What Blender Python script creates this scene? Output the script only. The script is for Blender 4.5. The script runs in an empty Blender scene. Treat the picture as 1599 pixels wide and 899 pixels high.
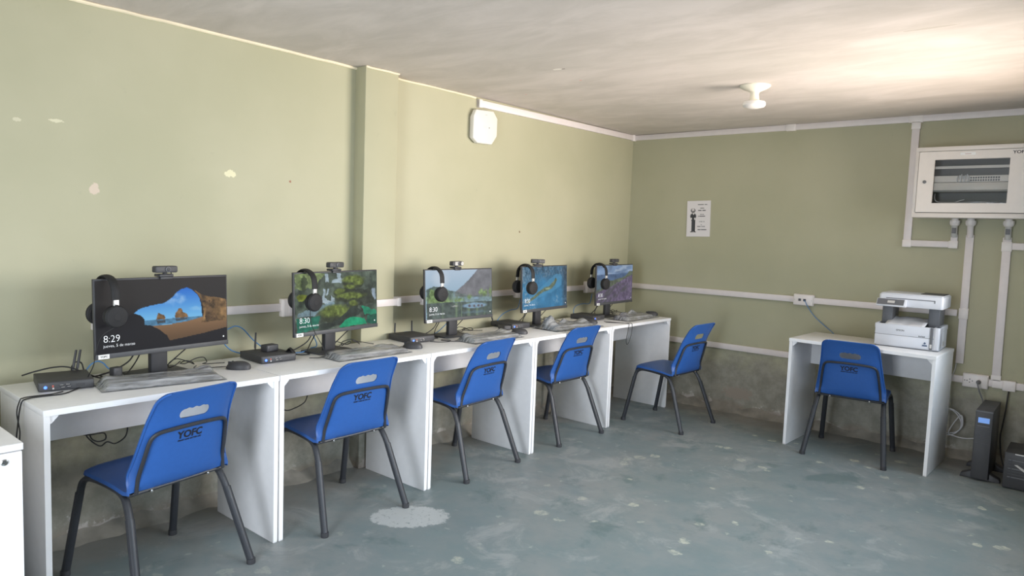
import bpy, bmesh, math, random
import numpy as np
from mathutils import Vector, Matrix

random.seed(7)
scene = bpy.context.scene
COL = scene.collection
R = math.radians

# ------------------------------------------------------------------ camera
def make_camera():
    yaw, pit, rol = -0.7026, -0.0806, 0.0362
    f = Vector((math.sin(yaw) * math.cos(pit), math.cos(yaw) * math.cos(pit), math.sin(pit)))
    r = Vector((math.cos(yaw), -math.sin(yaw), 0))
    u = r.cross(f)
    r2 = math.cos(rol) * r + math.sin(rol) * u
    u2 = -math.sin(rol) * r + math.cos(rol) * u
    m = Matrix(((r2.x, u2.x, -f.x, 3.3306), (r2.y, u2.y, -f.y, -5.5416), (r2.z, u2.z, -f.z, 1.4155), (0, 0, 0, 1)))
    cd = bpy.data.cameras.new('camera')
    cd.sensor_width = 36.0
    cd.lens = 1096.33 / 1599 * 36
    cd.clip_start = 0.05
    co = bpy.data.objects.new('camera', cd)
    co.matrix_world = m
    COL.objects.link(co)
    scene.camera = co
make_camera()

# ------------------------------------------------------------------ world, light, exposure
world = bpy.data.worlds.new('sky')
scene.world = world
world.use_nodes = True
bg = world.node_tree.nodes['Background']
bg.inputs[0].default_value = (0.75, 0.86, 1.0, 1)
bg.inputs[1].default_value = 1.0
scene.view_settings.view_transform = 'Standard'
scene.view_settings.look = 'None'
scene.view_settings.gamma = 1.0
scene.view_settings.exposure = 0.0
scene.view_settings.use_curve_mapping = False

XR = 3.72                                # inner face of the right wall
YF = -6.5                                # inner face of the wall behind the camera
H = 2.307
WINDOWS = [(-2.25, -0.35, 0.85, 2.00), (-3.95, -2.65, 0.85, 2.00)]   # y0, y1, z0, z1

def area(name, loc, direction, sx, sy, power, color, spread=180):
    ld = bpy.data.lights.new(name, 'AREA')
    ld.shape = 'RECTANGLE'
    ld.size = sx
    ld.size_y = sy
    ld.energy = power
    ld.color = color
    ld.spread = R(spread)
    o = bpy.data.objects.new(name, ld)
    o.location = loc
    o.rotation_euler = Vector(direction).to_track_quat('-Z', 'Y').to_euler()
    COL.objects.link(o)
    return o

# daylight entering by the two windows of the right wall and the open door behind the camera:
# cool sky light falling in, sunlit ground throwing warm light up
SKY, GROUND = (0.70, 0.84, 1.0), (1.0, 0.84, 0.69)
for (y0, y1, z0, z1), ks, kg, dn in zip(WINDOWS, (28, 24), (41, 1), (-0.28, -0.70)):
    yc, zc = (y0 + y1) / 2, (z0 + z1) / 2
    area('window_skylight', (XR - 0.10, yc, zc), (-1, -0.50 if dn > -0.5 else -0.05, dn), y1 - y0 - 0.1, z1 - z0 - 0.1, ks, SKY, 130 if dn > -0.5 else 125)
    area('window_groundlight', (XR - 0.16, yc, zc), (-1, -0.33, 0.24), y1 - y0 - 0.1, z1 - z0 - 0.1, kg, GROUND, 98)
DOOR = (1.75, 2.75, 2.05)                # x0, x1, height of the doorway in the wall behind the camera
area('door_skylight', ((DOOR[0] + DOOR[1]) / 2, YF + 0.08, DOOR[2] / 2 + 0.03), (-0.25, 1, 0), DOOR[1] - DOOR[0] - 0.06, DOOR[2] - 0.1, 66, (0.84, 0.91, 1.0), 160)

# ------------------------------------------------------------------ materials
def lin(c):
    c = c / 255.0
    return c / 12.92 if c <= 0.04045 else ((c + 0.055) / 1.055) ** 2.4
def L(rgb):
    return (lin(rgb[0]), lin(rgb[1]), lin(rgb[2]), 1)

MATS = {}
def pm(name, rgb, rough=0.5, metal=0.0, var=0.06, scale=25.0, bump=0.0, spec=0.5, coat=0.0):
    """a plain procedural material: principled with a soft noise in its colour"""
    if name in MATS:
        return MATS[name]
    m = bpy.data.materials.new(name)
    m.use_nodes = True
    nt = m.node_tree
    b = nt.nodes['Principled BSDF']
    b.inputs['Roughness'].default_value = rough
    b.inputs['Metallic'].default_value = metal
    b.inputs['Specular IOR Level'].default_value = spec
    b.inputs['Coat Weight'].default_value = coat
    tc = nt.nodes.new('ShaderNodeTexCoord')
    n = nt.nodes.new('ShaderNodeTexNoise')
    n.inputs['Scale'].default_value = scale
    n.inputs['Detail'].default_value = 3
    nt.links.new(tc.outputs['Object'], n.inputs['Vector'])
    r = nt.nodes.new('ShaderNodeValToRGB')
    c = L(rgb)
    r.color_ramp.elements[0].position = 0.3
    r.color_ramp.elements[1].position = 0.7
    r.color_ramp.elements[0].color = tuple(x * (1 - var) for x in c[:3]) + (1,)
    r.color_ramp.elements[1].color = tuple(min(1, x * (1 + var)) for x in c[:3]) + (1,)
    nt.links.new(n.outputs['Fac'], r.inputs['Fac'])
    nt.links.new(r.outputs['Color'], b.inputs['Base Color'])
    if bump:
        bp = nt.nodes.new('ShaderNodeBump')
        bp.inputs['Strength'].default_value = bump
        bp.inputs['Distance'].default_value = 0.002
        nt.links.new(n.outputs['Fac'], bp.inputs['Height'])
        nt.links.new(bp.outputs['Normal'], b.inputs['Normal'])
    MATS[name] = m
    return m

def emis(name, rgb, strength):
    m = pm(name, rgb, 0.4)
    b = m.node_tree.nodes['Principled BSDF']
    b.inputs['Emission Color'].default_value = L(rgb)
    b.inputs['Emission Strength'].default_value = strength
    return m

class NT:
    """small helper for building node trees"""
    def __init__(s, name):
        s.m = bpy.data.materials.new(name)
        s.m.use_nodes = True
        s.t = s.m.node_tree
        s.b = s.t.nodes['Principled BSDF']
        s.tc = s.t.nodes.new('ShaderNodeTexCoord')
        s.P = s.tc.outputs['Object']
    def link(s, a, b):
        s.t.links.new(a, b)
    def val(s, sock, x):
        if isinstance(x, (int, float)):
            sock.default_value = x
        elif isinstance(x, tuple):
            sock.default_value = x
        else:
            s.link(x, sock)
    def noise(s, scale, detail=4, rough=0.5, vec=None, dist=0.0):
        n = s.t.nodes.new('ShaderNodeTexNoise')
        n.inputs['Scale'].default_value = scale
        n.inputs['Detail'].default_value = detail
        n.inputs['Roughness'].default_value = rough
        n.inputs['Distortion'].default_value = dist
        s.link(vec or s.P, n.inputs['Vector'])
        return n.outputs['Fac']
    def mapv(s, scale=(1, 1, 1), loc=(0, 0, 0), rot=(0, 0, 0), vec=None):
        n = s.t.nodes.new('ShaderNodeMapping')
        n.inputs['Scale'].default_value = scale
        n.inputs['Location'].default_value = loc
        n.inputs['Rotation'].default_value = rot
        s.link(vec or s.P, n.inputs['Vector'])
        return n.outputs['Vector']
    def voro(s, scale, vec=None, rnd=1.0):
        n = s.t.nodes.new('ShaderNodeTexVoronoi')
        n.inputs['Scale'].default_value = scale
        n.inputs['Randomness'].default_value = rnd
        s.link(vec or s.P, n.inputs['Vector'])
        return n
    def math(s, op, a, b=0.0):
        n = s.t.nodes.new('ShaderNodeMath')
        n.operation = op
        s.val(n.inputs[0], a)
        s.val(n.inputs[1], b)
        return n.outputs[0]
    def rng(s, x, a, b, c=0.0, d=1.0):
        n = s.t.nodes.new('ShaderNodeMapRange')
        n.interpolation_type = 'SMOOTHSTEP'
        s.val(n.inputs['Value'], x)
        n.inputs['From Min'].default_value = a
        n.inputs['From Max'].default_value = b
        n.inputs['To Min'].default_value = c
        n.inputs['To Max'].default_value = d
        return n.outputs['Result']
    def mix(s, fac, a, b):
        n = s.t.nodes.new('ShaderNodeMix')
        n.data_type = 'RGBA'
        s.val(n.inputs['Factor'], fac)
        s.val(n.inputs['A'] if False else n.inputs[6], a)
        s.val(n.inputs[7], b)
        return n.outputs[2]
    def sep(s, vec=None):
        n = s.t.nodes.new('ShaderNodeSeparateXYZ')
        s.link(vec or s.P, n.inputs[0])
        return n.outputs
    def bump(s, h, strength=0.3, dist=0.003):
        n = s.t.nodes.new('ShaderNodeBump')
        n.inputs['Strength'].default_value = strength
        n.inputs['Distance'].default_value = dist
        s.link(h, n.inputs['Height'])
        s.link(n.outputs['Normal'], s.b.inputs['Normal'])
    def spot(s, a, b, ca, cb, ra, rb, amp=0.6, nscale=40):
        """an irregular blot around (ca, cb) in the coordinates a, b"""
        x = s.math('DIVIDE', s.math('SUBTRACT', a, ca), ra)
        y = s.math('DIVIDE', s.math('SUBTRACT', b, cb), rb)
        d = s.math('SQRT', s.math('ADD', s.math('MULTIPLY', x, x), s.math('MULTIPLY', y, y)))
        n = s.noise(nscale, 6, 0.75)
        d = s.math('ADD', d, s.math('MULTIPLY', s.math('SUBTRACT', n, 0.5), amp * 2))
        return s.rng(d, 0.95, 1.05, 1.0, 0.0)

def wall_material(name, axis, spots):
    t = NT(name)
    x, y, z = t.sep()
    along = y if axis == 'y' else x
    c = t.mix(t.rng(t.noise(1.3, 4), 0.3, 0.7), L((170, 168, 141)), L((179, 176, 150)))
    c = t.mix(t.math('MULTIPLY', t.rng(t.noise(14, 6, 0.7), 0.62, 0.75), 0.35), c, L((158, 155, 135)))
    # damp, worn foot of the wall
    n1 = t.noise(5.0, 6, 0.65)
    lvl = t.math('ADD', z, t.math('MULTIPLY', t.math('SUBTRACT', n1, 0.5), 0.55))
    worn = t.rng(lvl, 0.30, 0.62, 1.0, 0.0)
    cement = t.mix(t.rng(t.noise(9, 6, 0.7), 0.35, 0.65), L((122, 121, 113)), L((152, 148, 139)))
    c = t.mix(t.math('MULTIPLY', worn, 0.85), c, cement)
    n2 = t.noise(11, 6, 0.7)
    lvl2 = t.math('ADD', z, t.math('MULTIPLY', t.math('SUBTRACT', n2, 0.5), 0.42))
    bare = t.math('MULTIPLY', t.rng(lvl2, 0.03, 0.07, 1.0, 0.0), t.rng(t.noise(2.3, 3), 0.45, 0.55))
    c = t.mix(bare, c, L((196, 190, 184)))
    brown = t.rng(t.math('ADD', z, t.math('MULTIPLY', t.math('SUBTRACT', t.noise(7, 4), 0.5), 0.12)), 0.02, 0.10, 1.0, 0.0)
    c = t.mix(t.math('MULTIPLY', brown, 0.55), c, L((126, 108, 94)))
    for (a, zz, ra, rz, rgb) in spots:
        c = t.mix(t.spot(along, z, a, zz, ra, rz, 1.6, 45), c, L(rgb))
    t.link(c, t.b.inputs['Base Color'])
    t.b.inputs['Roughness'].default_value = 0.62
    t.b.inputs['Specular IOR Level'].default_value = 0.3
    t.bump(t.math('ADD', t.noise(3.0, 3), t.math('MULTIPLY', t.noise(60, 4), 0.25)), 0.25, 0.004)
    return t.m

M_wall_left = wall_material('sage wall paint', 'y', [
    (-4.396, 1.53, 0.016, 0.026, (205, 190, 172)), (-3.786, 1.648, 0.028, 0.016, (216, 212, 178)),
    (-4.536, 1.80, 0.024, 0.008, (208, 204, 176)), (-4.672, 1.786, 0.014, 0.007, (200, 196, 170)),
    (-3.455, 1.636, 0.006, 0.006, (150, 110, 90)), (-1.547, 1.412, 0.007, 0.007, (120, 100, 80))])
M_wall_back = wall_material('sage wall paint in the corner', 'x', [(1.1, 0.16, 0.12, 0.05, (150, 140, 128))])

def floor_material():
    t = NT('worn green cement floor')
    x, y, z = t.sep()
    c = t.mix(t.rng(t.noise(1.1, 5, 0.6), 0.35, 0.65), L((122, 133, 133)), L((139, 143, 141)))
    c = t.mix(t.math('MULTIPLY', t.rng(t.noise(6, 7, 0.7), 0.42, 0.62), 0.45), c, L((114, 131, 132)))
    c = t.mix(t.math('MULTIPLY', t.rng(t.noise(3.3, 6, 0.7, dist=0.6), 0.52, 0.66), 0.7), c, L((158, 160, 158)))
    c = t.mix(t.math('MULTIPLY', t.rng(t.noise(2.4, 5, 0.7, dist=0.4, vec=t.mapv(loc=(3.1, 1.7, 0))), 0.56, 0.68), 0.7), c, L((98, 116, 115)))
    # lime-white specks, thicker in the open part of the floor
    wob = t.t.nodes.new('ShaderNodeTexNoise')
    wob.inputs['Scale'].default_value = 22
    t.link(t.P, wob.inputs['Vector'])
    vm = t.t.nodes.new('ShaderNodeVectorMath'); vm.operation = 'MULTIPLY_ADD'
    t.link(wob.outputs['Color'], vm.inputs[0]); vm.inputs[1].default_value = (0.07, 0.07, 0.0); t.link(t.P, vm.inputs[2])
    v = t.voro(6.0, vm.outputs[0])
    size = t.rng(t.noise(2.0, 3, vec=t.mapv(loc=(5, 2, 0))), 0.36, 0.66, 0.03, 0.22)
    spk = t.rng(t.math('SUBTRACT', v.outputs['Distance'], size), -0.03, 0.03, 1.0, 0.0)
    open_part = t.rng(x, 0.6, 1.9, 0.30, 1.0)
    c = t.mix(t.math('MULTIPLY', spk, t.math('MULTIPLY', open_part, t.rng(t.noise(30, 5, 0.7), 0.42, 0.55, 0.3, 1.0))), c, L((186, 187, 172)))
    v2 = t.voro(9.0, vm.outputs[0])
    spk2 = t.rng(v2.outputs['Distance'], 0.05, 0.12, 1.0, 0.0)
    c = t.mix(t.math('MULTIPLY', spk2, 0.42), c, L((176, 180, 172)))
    # brown grime along the walls
    edge = t.math('MINIMUM', x, t.math('MULTIPLY', y, -1.0))
    g = t.rng(t.math('ADD', edge, t.math('MULTIPLY', t.math('SUBTRACT', t.noise(5, 5), 0.5), 0.5)), 0.10, 0.45, 1.0, 0.0)
    c = t.mix(t.math('MULTIPLY', g, 0.55), c, L((132, 122, 112)))
    # patch of plaster spilled by the second chair
    xy = t.mapv(rot=(0, 0, R(42)))
    sx, sy, sz = t.sep(xy)
    ca = 0.812 * math.cos(R(42)) - (-3.283) * math.sin(R(42))
    cb = 0.812 * math.sin(R(42)) + (-3.283) * math.cos(R(42))
    sp = t.spot(sx, sy, ca, cb, 0.128, 0.190, 0.42, 26)
    holes = t.rng(t.noise(40, 6, 0.75), 0.36, 0.44)
    c = t.mix(t.math('MULTIPLY', sp, holes), c, L((182, 186, 184)))
    t.link(c, t.b.inputs['Base Color'])
    t.link(t.rng(t.noise(4, 4), 0.3, 0.7, 0.42, 0.62), t.b.inputs['Roughness'])
    t.b.inputs['Specular IOR Level'].default_value = 0.4
    t.bump(t.noise(12, 6, 0.6), 0.15, 0.003)
    return t.m
M_floor = floor_material()

def ceiling_material():
    t = NT('whitewashed ceiling plaster')
    v = t.mapv(scale=(0.9, 2.2, 1), rot=(0, 0, R(35)))
    c = t.mix(t.rng(t.noise(2.0, 6, 0.62, vec=v, dist=0.5), 0.3, 0.7), L((197, 189, 181)), L((216, 207, 200)))
    c = t.mix(t.math('MULTIPLY', t.rng(t.noise(0.9, 4), 0.45, 0.7), 0.35), c, L((190, 185, 175)))
    x, y, z = t.sep()
    for (a, b, ra, rb, rgb) in [(2.70, -2.20, 0.10, 0.012, (190, 182, 172)), (0.95, -2.41, 0.03, 0.015, (232, 226, 216)),
                                (0.98, -2.40, 0.012, 0.006, (120, 112, 100)), (0.90, -2.12, 0.008, 0.008, (226, 160, 150)), (0.35, -1.95, 0.006, 0.006, (226, 160, 150))]:
        c = t.mix(t.spot(x, y, a, b, ra, rb), c, L(rgb))
    t.link(c, t.b.inputs['Base Color'])
    t.b.inputs['Roughness'].default_value = 0.8
    t.b.inputs['Specular IOR Level'].default_value = 0.2
    t.bump(t.math('ADD', t.noise(3.5, 5, 0.6, vec=v), t.math('MULTIPLY', t.noise(40, 4), 0.2)), 0.35, 0.006)
    return t.m
M_ceiling = ceiling_material()

def glass_mat(name, tint=(0.9, 0.93, 0.95), fac=0.10, rough=0.03, milk=0.0):
    """thin clear sheet: mostly transparent with a gloss and, for film, some milkiness"""
    m = bpy.data.materials.new(name)
    m.use_nodes = True
    nt = m.node_tree
    for n in list(nt.nodes):
        nt.nodes.remove(n)
    out = nt.nodes.new('ShaderNodeOutputMaterial')
    tr = nt.nodes.new('ShaderNodeBsdfTransparent'); tr.inputs[0].default_value = tint + (1,)
    gl = nt.nodes.new('ShaderNodeBsdfGlossy'); gl.inputs['Roughness'].default_value = rough
    mx = nt.nodes.new('ShaderNodeMixShader')
    fr = nt.nodes.new('ShaderNodeFresnel'); fr.inputs[0].default_value = 1.45
    ad = nt.nodes.new('ShaderNodeMath'); ad.operation = 'ADD'; ad.inputs[1].default_value = fac * 0.3
    nt.links.new(fr.outputs[0], ad.inputs[0])
    nt.links.new(ad.outputs[0], mx.inputs[0])
    last = tr
    if milk:
        df = nt.nodes.new('ShaderNodeBsdfDiffuse'); df.inputs[0].default_value = (0.75, 0.77, 0.8, 1)
        m2 = nt.nodes.new('ShaderNodeMixShader')
        tc = nt.nodes.new('ShaderNodeTexCoord')
        no = nt.nodes.new('ShaderNodeTexNoise'); no.inputs['Scale'].default_value = 22; no.inputs['Detail'].default_value = 4
        mpn = nt.nodes.new('ShaderNodeMapping'); mpn.inputs['Scale'].default_value = (2.6, 0.35, 1.0)
        nt.links.new(tc.outputs['Object'], mpn.inputs['Vector'])
        mr = nt.nodes.new('ShaderNodeMapRange')
        mr.inputs['From Min'].default_value = 0.35; mr.inputs['From Max'].default_value = 0.7
        mr.inputs['To Min'].default_value = milk * 0.4; mr.inputs['To Max'].default_value = milk * 1.5
        nt.links.new(mpn.outputs['Vector'], no.inputs['Vector'])
        nt.links.new(no.outputs['Fac'], mr.inputs['Value'])
        nt.links.new(mr.outputs[0], m2.inputs[0])
        nt.links.new(tr.outputs[0], m2.inputs[1]); nt.links.new(df.outputs[0], m2.inputs[2])
        last = m2
    nt.links.new(last.outputs[0], mx.inputs[1]); nt.links.new(gl.outputs[0], mx.inputs[2])
    nt.links.new(mx.outputs[0], out.inputs[0])
    return m

M_glass = glass_mat('clear glass', tint=(0.96, 0.97, 0.97), fac=0.0)
M_film = glass_mat('clear plastic film', fac=0.25, rough=0.22, milk=0.42)
WHITE = pm('white laminate', (230, 229, 229), 0.42, var=0.02)
EDGE = pm('white edge band', (243, 243, 245), 0.38, var=0.01)
PVC = pm('white pvc trunking', (226, 218, 216), 0.45, var=0.02)
PVC2 = pm('white pvc fittings', (232, 225, 221), 0.4, var=0.015)
PORC = pm('cream porcelain', (238, 232, 214), 0.3, var=0.02)
CABM = pm('light grey steel enamel', (226, 219, 212), 0.4, var=0.015)
CABIN = pm('dark grey steel', (128, 127, 127), 0.5, var=0.03)
BLUE = pm('blue polypropylene', (42, 90, 162), 0.42, var=0.03, scale=60)
BLACKM = pm('black painted steel', (46, 48, 53), 0.45, var=0.08, scale=40, spec=0.5)
BLACKP = pm('black plastic', (60, 60, 63), 0.5, var=0.06)  # black raised to dark grey, lens haze taken into the colour
DARKP = pm('charcoal plastic', (68, 69, 72), 0.5, var=0.06)
CUSH = pm('black leatherette', (26, 26, 28), 0.7, var=0.1, scale=80)
CHROME = pm('polished steel', (200, 200, 200), 0.2, metal=1.0, var=0.02)
SILVER = pm('silver plastic', (205, 203, 200), 0.3, metal=0.3, var=0.02)
CABLE = pm('black cable sheath', (34, 34, 36), 0.5, var=0.05)
NETBLUE = pm('blue cable sheath', (78, 128, 178), 0.5, var=0.05)
WCABLE = pm('white cable sheath', (205, 205, 208), 0.5, var=0.03)
INK = pm('black print', (24, 26, 34), 0.5, var=0.05)
GREYINK = pm('grey print', (110, 110, 112), 0.5, var=0.05)
STICK = pm('white sticker', (238, 238, 236), 0.5, var=0.01)
PRW = pm('printer white plastic', (212, 215, 222), 0.42, var=0.01)
PRG = pm('printer grey plastic', (98, 100, 104), 0.5, var=0.03)
PAPER = pm('white paper', (228, 226, 226), 0.8, var=0.02)
KEYM = pm('key caps', (58, 59, 62), 0.55, var=0.08, scale=60)
GREYTUBE = pm('grey conduit', (196, 194, 190), 0.35, var=0.05)
MORTAR = pm('rough brown mortar', (132, 127, 117), 0.9, var=0.28, scale=9, bump=0.8)
LED = emis('blue led', (70, 110, 255), 3.0)
LCD = emis('blue lcd', (110, 150, 215), 0.5)
REDP = pm('red plastic', (170, 90, 80), 0.5)
ALU = pm('aluminium window frame', (170, 172, 174), 0.35, metal=0.7)

# ------------------------------------------------------------------ mesh helpers
class MB:
    def __init__(s):
        s.v, s.f = [], []
    def add(s, verts, faces):
        o = len(s.v)
        s.v += [tuple(p) for p in verts]
        s.f += [tuple(i + o for i in f) for f in faces]
        return s
    def box(s, x0, x1, y0, y1, z0, z1):
        return s.add([(x0, y0, z0), (x1, y0, z0), (x1, y1, z0), (x0, y1, z0), (x0, y0, z1), (x1, y0, z1), (x1, y1, z1), (x0, y1, z1)],
                     [(0, 3, 2, 1), (4, 5, 6, 7), (0, 1, 5, 4), (1, 2, 6, 5), (2, 3, 7, 6), (3, 0, 4, 7)])
    def prism(s, pts, lo, hi, axis='z'):
        """closed outline pts (2d, counter-clockwise) extruded along axis from lo to hi"""
        n = len(pts)
        def p(a, b, h):
            return {'z': (a, b, h), 'x': (h, a, b), 'y': (a, h, b)}[axis]
        vs = [p(a, b, lo) for a, b in pts] + [p(a, b, hi) for a, b in pts]
        fs = [tuple(range(n - 1, -1, -1)), tuple(range(n, 2 * n))] + [(i, (i + 1) % n, n + (i + 1) % n, n + i) for i in range(n)]
        return s.add(vs, fs)
    def tube(s, pts, r, n=8, ry=None, cap=True, closed=False):
        pts = [Vector(p) for p in pts]
        ry = ry or r
        m = len(pts)
        rings = []
        up = None
        for i, p in enumerate(pts):
            if closed:
                t = pts[(i + 1) % m] - pts[i - 1]
            else:
                t = pts[min(i + 1, m - 1)] - pts[max(i - 1, 0)]
            t = t.normalized() if t.length > 1e-9 else Vector((0, 0, 1))
            if up is None:
                up = Vector((0, 0, 1)) if abs(t.z) < 0.9 else Vector((1, 0, 0))
            a = (up - t * up.dot(t)).normalized()
            up = a
            b = t.cross(a)
            rr = r[i] if isinstance(r, (list, tuple)) else r
            rb = ry[i] if isinstance(ry, (list, tuple)) else ry
            rings.append([p + a * math.cos(2 * math.pi * k / n) * rr + b * math.sin(2 * math.pi * k / n) * rb for k in range(n)])
        o = []
        for g in rings:
            o += g
        fs = []
        last = m if closed else m - 1
        for i in range(last):
            j = (i + 1) % m
            for k in range(n):
                k2 = (k + 1) % n
                fs.append((i * n + k, i * n + k2, j * n + k2, j * n + k))
        if cap and not closed:
            fs.append(tuple(range(n - 1, -1, -1)))
            fs.append(tuple((m - 1) * n + k for k in range(n)))
        return s.add(o, fs)
    def lathe(s, prof, n=24, c=(0, 0, 0), axis='z'):
        vs, fs = [], []
        for r, h in prof:
            for k in range(n):
                a = 2 * math.pi * k / n
                x, y = r * math.cos(a), r * math.sin(a)
                q = {'z': (x, y, h), 'x': (h, x, y), 'y': (y, h, x)}[axis]
                vs.append((q[0] + c[0], q[1] + c[1], q[2] + c[2]))
        m = len(prof)
        for i in range(m - 1):
            for k in range(n):
                k2 = (k + 1) % n
                fs.append((i * n + k, i * n + k2, (i + 1) * n + k2, (i + 1) * n + k))
        fs.append(tuple(range(n - 1, -1, -1)))
        fs.append(tuple((m - 1) * n + k for k in range(n)))
        return s.add(vs, fs)
    def xf(s, fn):
        s.v = [tuple(fn(Vector(p))) for p in s.v]
        return s
    def build(s, name, mat, parent=None, bevel=0.0, smooth=False, seg=2, angle=35):
        me = bpy.data.meshes.new(name)
        me.from_pydata(s.v, [], s.f)
        me.materials.append(mat)
        bm = bmesh.new()
        bm.from_mesh(me)
        bmesh.ops.recalc_face_normals(bm, faces=bm.faces)
        if bevel:
            es = [e for e in bm.edges if len(e.link_faces) == 2 and e.calc_face_angle(0) > R(30)]
            bmesh.ops.bevel(bm, geom=es, offset=bevel, segments=seg, affect='EDGES', profile=0.5, clamp_overlap=True)
        bm.to_mesh(me)
        bm.free()
        if smooth or bevel:
            me.shade_smooth()
            me.set_sharp_from_angle(angle=R(angle if not bevel else 50))
        o = bpy.data.objects.new(name, me)
        COL.objects.link(o)
        if parent is not None:
            o.parent = parent
        return o

def tag(o, label=None, cat=None, group=None, kind=None):
    if label: o['label'] = label
    if cat: o['category'] = cat
    if group: o['group'] = group
    if kind: o['kind'] = kind
    return o
def thing(name, label, cat, loc=(0, 0, 0), rz=0.0, group=None):
    o = bpy.data.objects.new(name, None)
    o.empty_display_size = 0.05
    o.location = loc
    o.rotation_euler = (0, 0, rz)
    COL.objects.link(o)
    return tag(o, label, cat, group)
def copy_tree(o, parent=None):
    c = o.copy()
    COL.objects.link(c)
    c.parent = parent
    for ch in [x for x in bpy.data.objects if x.parent == o]:
        copy_tree(ch, c)
    return c
def spline(pts, k=6, closed=False):
    """Catmull-Rom through pts"""
    P = [Vector(p) for p in pts]
    n = len(P)
    out = []
    rngi = range(n) if closed else range(n - 1)
    for i in rngi:
        if closed:
            a, b, c, d = P[i - 1], P[i], P[(i + 1) % n], P[(i + 2) % n]
        else:
            a, b, c, d = P[max(i - 1, 0)], P[i], P[i + 1], P[min(i + 2, n - 1)]
        for j in range(k):
            t = j / k
            out.append(0.5 * ((2 * b) + (c - a) * t + (2 * a - 5 * b + 4 * c - d) * t * t + (3 * b - a - 3 * c + d) * t ** 3))
    if not closed:
        out.append(P[-1])
    return out
def text_data(body, size, bold=0.0, align='LEFT', shear=0.0, spacing=1.0):
    """verts (x, y) and faces of a flat line of lettering"""
    cu = bpy.data.curves.new('lettering', 'FONT')
    cu.body = body
    cu.size = size
    cu.offset = bold
    cu.align_x = align
    cu.shear = shear
    cu.space_character = spacing
    cu.resolution_u = 3
    o = bpy.data.objects.new('lettering', cu)
    COL.objects.link(o)
    dg = bpy.context.evaluated_depsgraph_get()
    me = bpy.data.meshes.new_from_object(o.evaluated_get(dg))
    vs = [(v.co.x, v.co.y) for v in me.vertices]
    fs = [tuple(p.vertices) for p in me.polygons]
    bpy.data.objects.remove(o)
    bpy.data.curves.remove(cu)
    bpy.data.meshes.remove(me)
    return vs, fs
def lettering(name, body, size, fn, mat, parent, **kw):
    vs, fs = text_data(body, size, **kw)
    me = bpy.data.meshes.new(name)
    me.from_pydata([tuple(fn(x, y)) for x, y in vs], [], fs)
    me.materials.append(mat)
    o = bpy.data.objects.new(name, me)
    COL.objects.link(o)
    o.parent = parent
    return o
def rrect(x0, x1, y0, y1, r, n=5):
    pts = []
    for cx, cy, a0 in ((x1 - r, y1 - r, 0), (x0 + r, y1 - r, 90), (x0 + r, y0 + r, 180), (x1 - r, y0 + r, 270)):
        for k in range(n + 1):
            a = R(a0 + 90 * k / n)
            pts.append((cx + r * math.cos(a), cy + r * math.sin(a)))
    return pts

# ------------------------------------------------------------------ the room
PP, PL, PR = 0.092, -3.0444, -2.8068            # pillar: how far it stands out, and its two edges along the left wall
def structure(o):
    o['kind'] = 'structure'
    return o
structure(MB().box(-0.15, XR + 0.15, YF - 0.15, 0.15, -0.12, 0).build('floor', M_floor))
structure(MB().box(-0.15, XR + 0.15, YF - 0.15, 0.15, H, H + 0.12).build('ceiling', M_ceiling))
wl = structure(MB().box(-0.15, 0, YF, 0, 0, H).build('wall_left', M_wall_left))
MB().box(-0.02, PP, PL, PR, 0, H).build('pillar', M_wall_left, wl, bevel=0.004)
structure(MB().box(-0.15, XR + 0.15, 0, 0.15, 0, H).build('wall_back', M_wall_back))
structure(MB().box(-0.15, DOOR[0], YF - 0.15, YF, 0, H).box(DOOR[1], XR + 0.15, YF - 0.15, YF, 0, H).box(DOOR[0], DOOR[1], YF - 0.15, YF, DOOR[2], H).build('wall_front', M_wall_back))
wr = MB()
ys = [YF] + [v for w in sorted(WINDOWS) for v in w[:2]] + [0.0]
for i in range(0, len(ys), 2):
    wr.box(XR, XR + 0.15, ys[i], ys[i + 1], 0, H)
for y0, y1, z0, z1 in WINDOWS:
    wr.box(XR, XR + 0.15, y0, y1, 0, z0)
    wr.box(XR, XR + 0.15, y0, y1, z1, H)
structure(wr.build('wall_right', M_wall_left))
for i, (y0, y1, z0, z1) in enumerate(WINDOWS):
    w = structure(thing('window_%d' % (i + 1), None, None, (XR + 0.08, (y0 + y1) / 2, z0)))
    hw, hh, t = (y1 - y0) / 2, z1 - z0, 0.035
    fr = MB().box(-t / 2, t / 2, -hw, hw, 0, t).box(-t / 2, t / 2, -hw, hw, hh - t, hh)
    for yy in (-hw, -t / 2, hw - t):
        fr.box(-t / 2, t / 2, yy, yy + t, t, hh - t)
    fr.build('window_frame', ALU, w)
    for a, b in ((-hw + t, -t / 2), (t / 2, hw - t)):
        MB().box(-0.003, 0.003, a, b, t, hh - t).build('pane', M_glass, w)

# uneven strip of mortar where the walls meet the floor
def fillet(name, pts, inward, mat):
    m = MB()
    vs, fs = [], []
    for i, p in enumerate(pts):
        a = 0.035 + random.random() * 0.045
        b = 0.03 + random.random() * 0.04
        p = Vector(p)
        vs += [p + Vector((0, 0, 0.0)), p + Vector((0, 0, b)), p + inward * a * 0.5 + Vector((0, 0, b * 0.45)), p + inward * a]
        if i:
            k = 4 * (i - 1)
            for q in range(3):
                fs.append((k + q, k + q + 1, k + q + 5, k + q + 4))
    m.add(vs, fs)
    o = m.build(name, mat, smooth=True, angle=80)
    return structure(o)
def seq(a, b, step=0.06):
    n = max(2, int(abs(b - a) / step))
    return [a + (b - a) * i / n for i in range(n + 1)]
fillet('baseboard_left', [(0.0, y, 0) for y in seq(-5.6, 0)], Vector((1, 0, 0)), MORTAR)
fillet('baseboard_back', [(x, 0.0, 0) for x in seq(0.0, XR)], Vector((0, -1, 0)), MORTAR)
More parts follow.
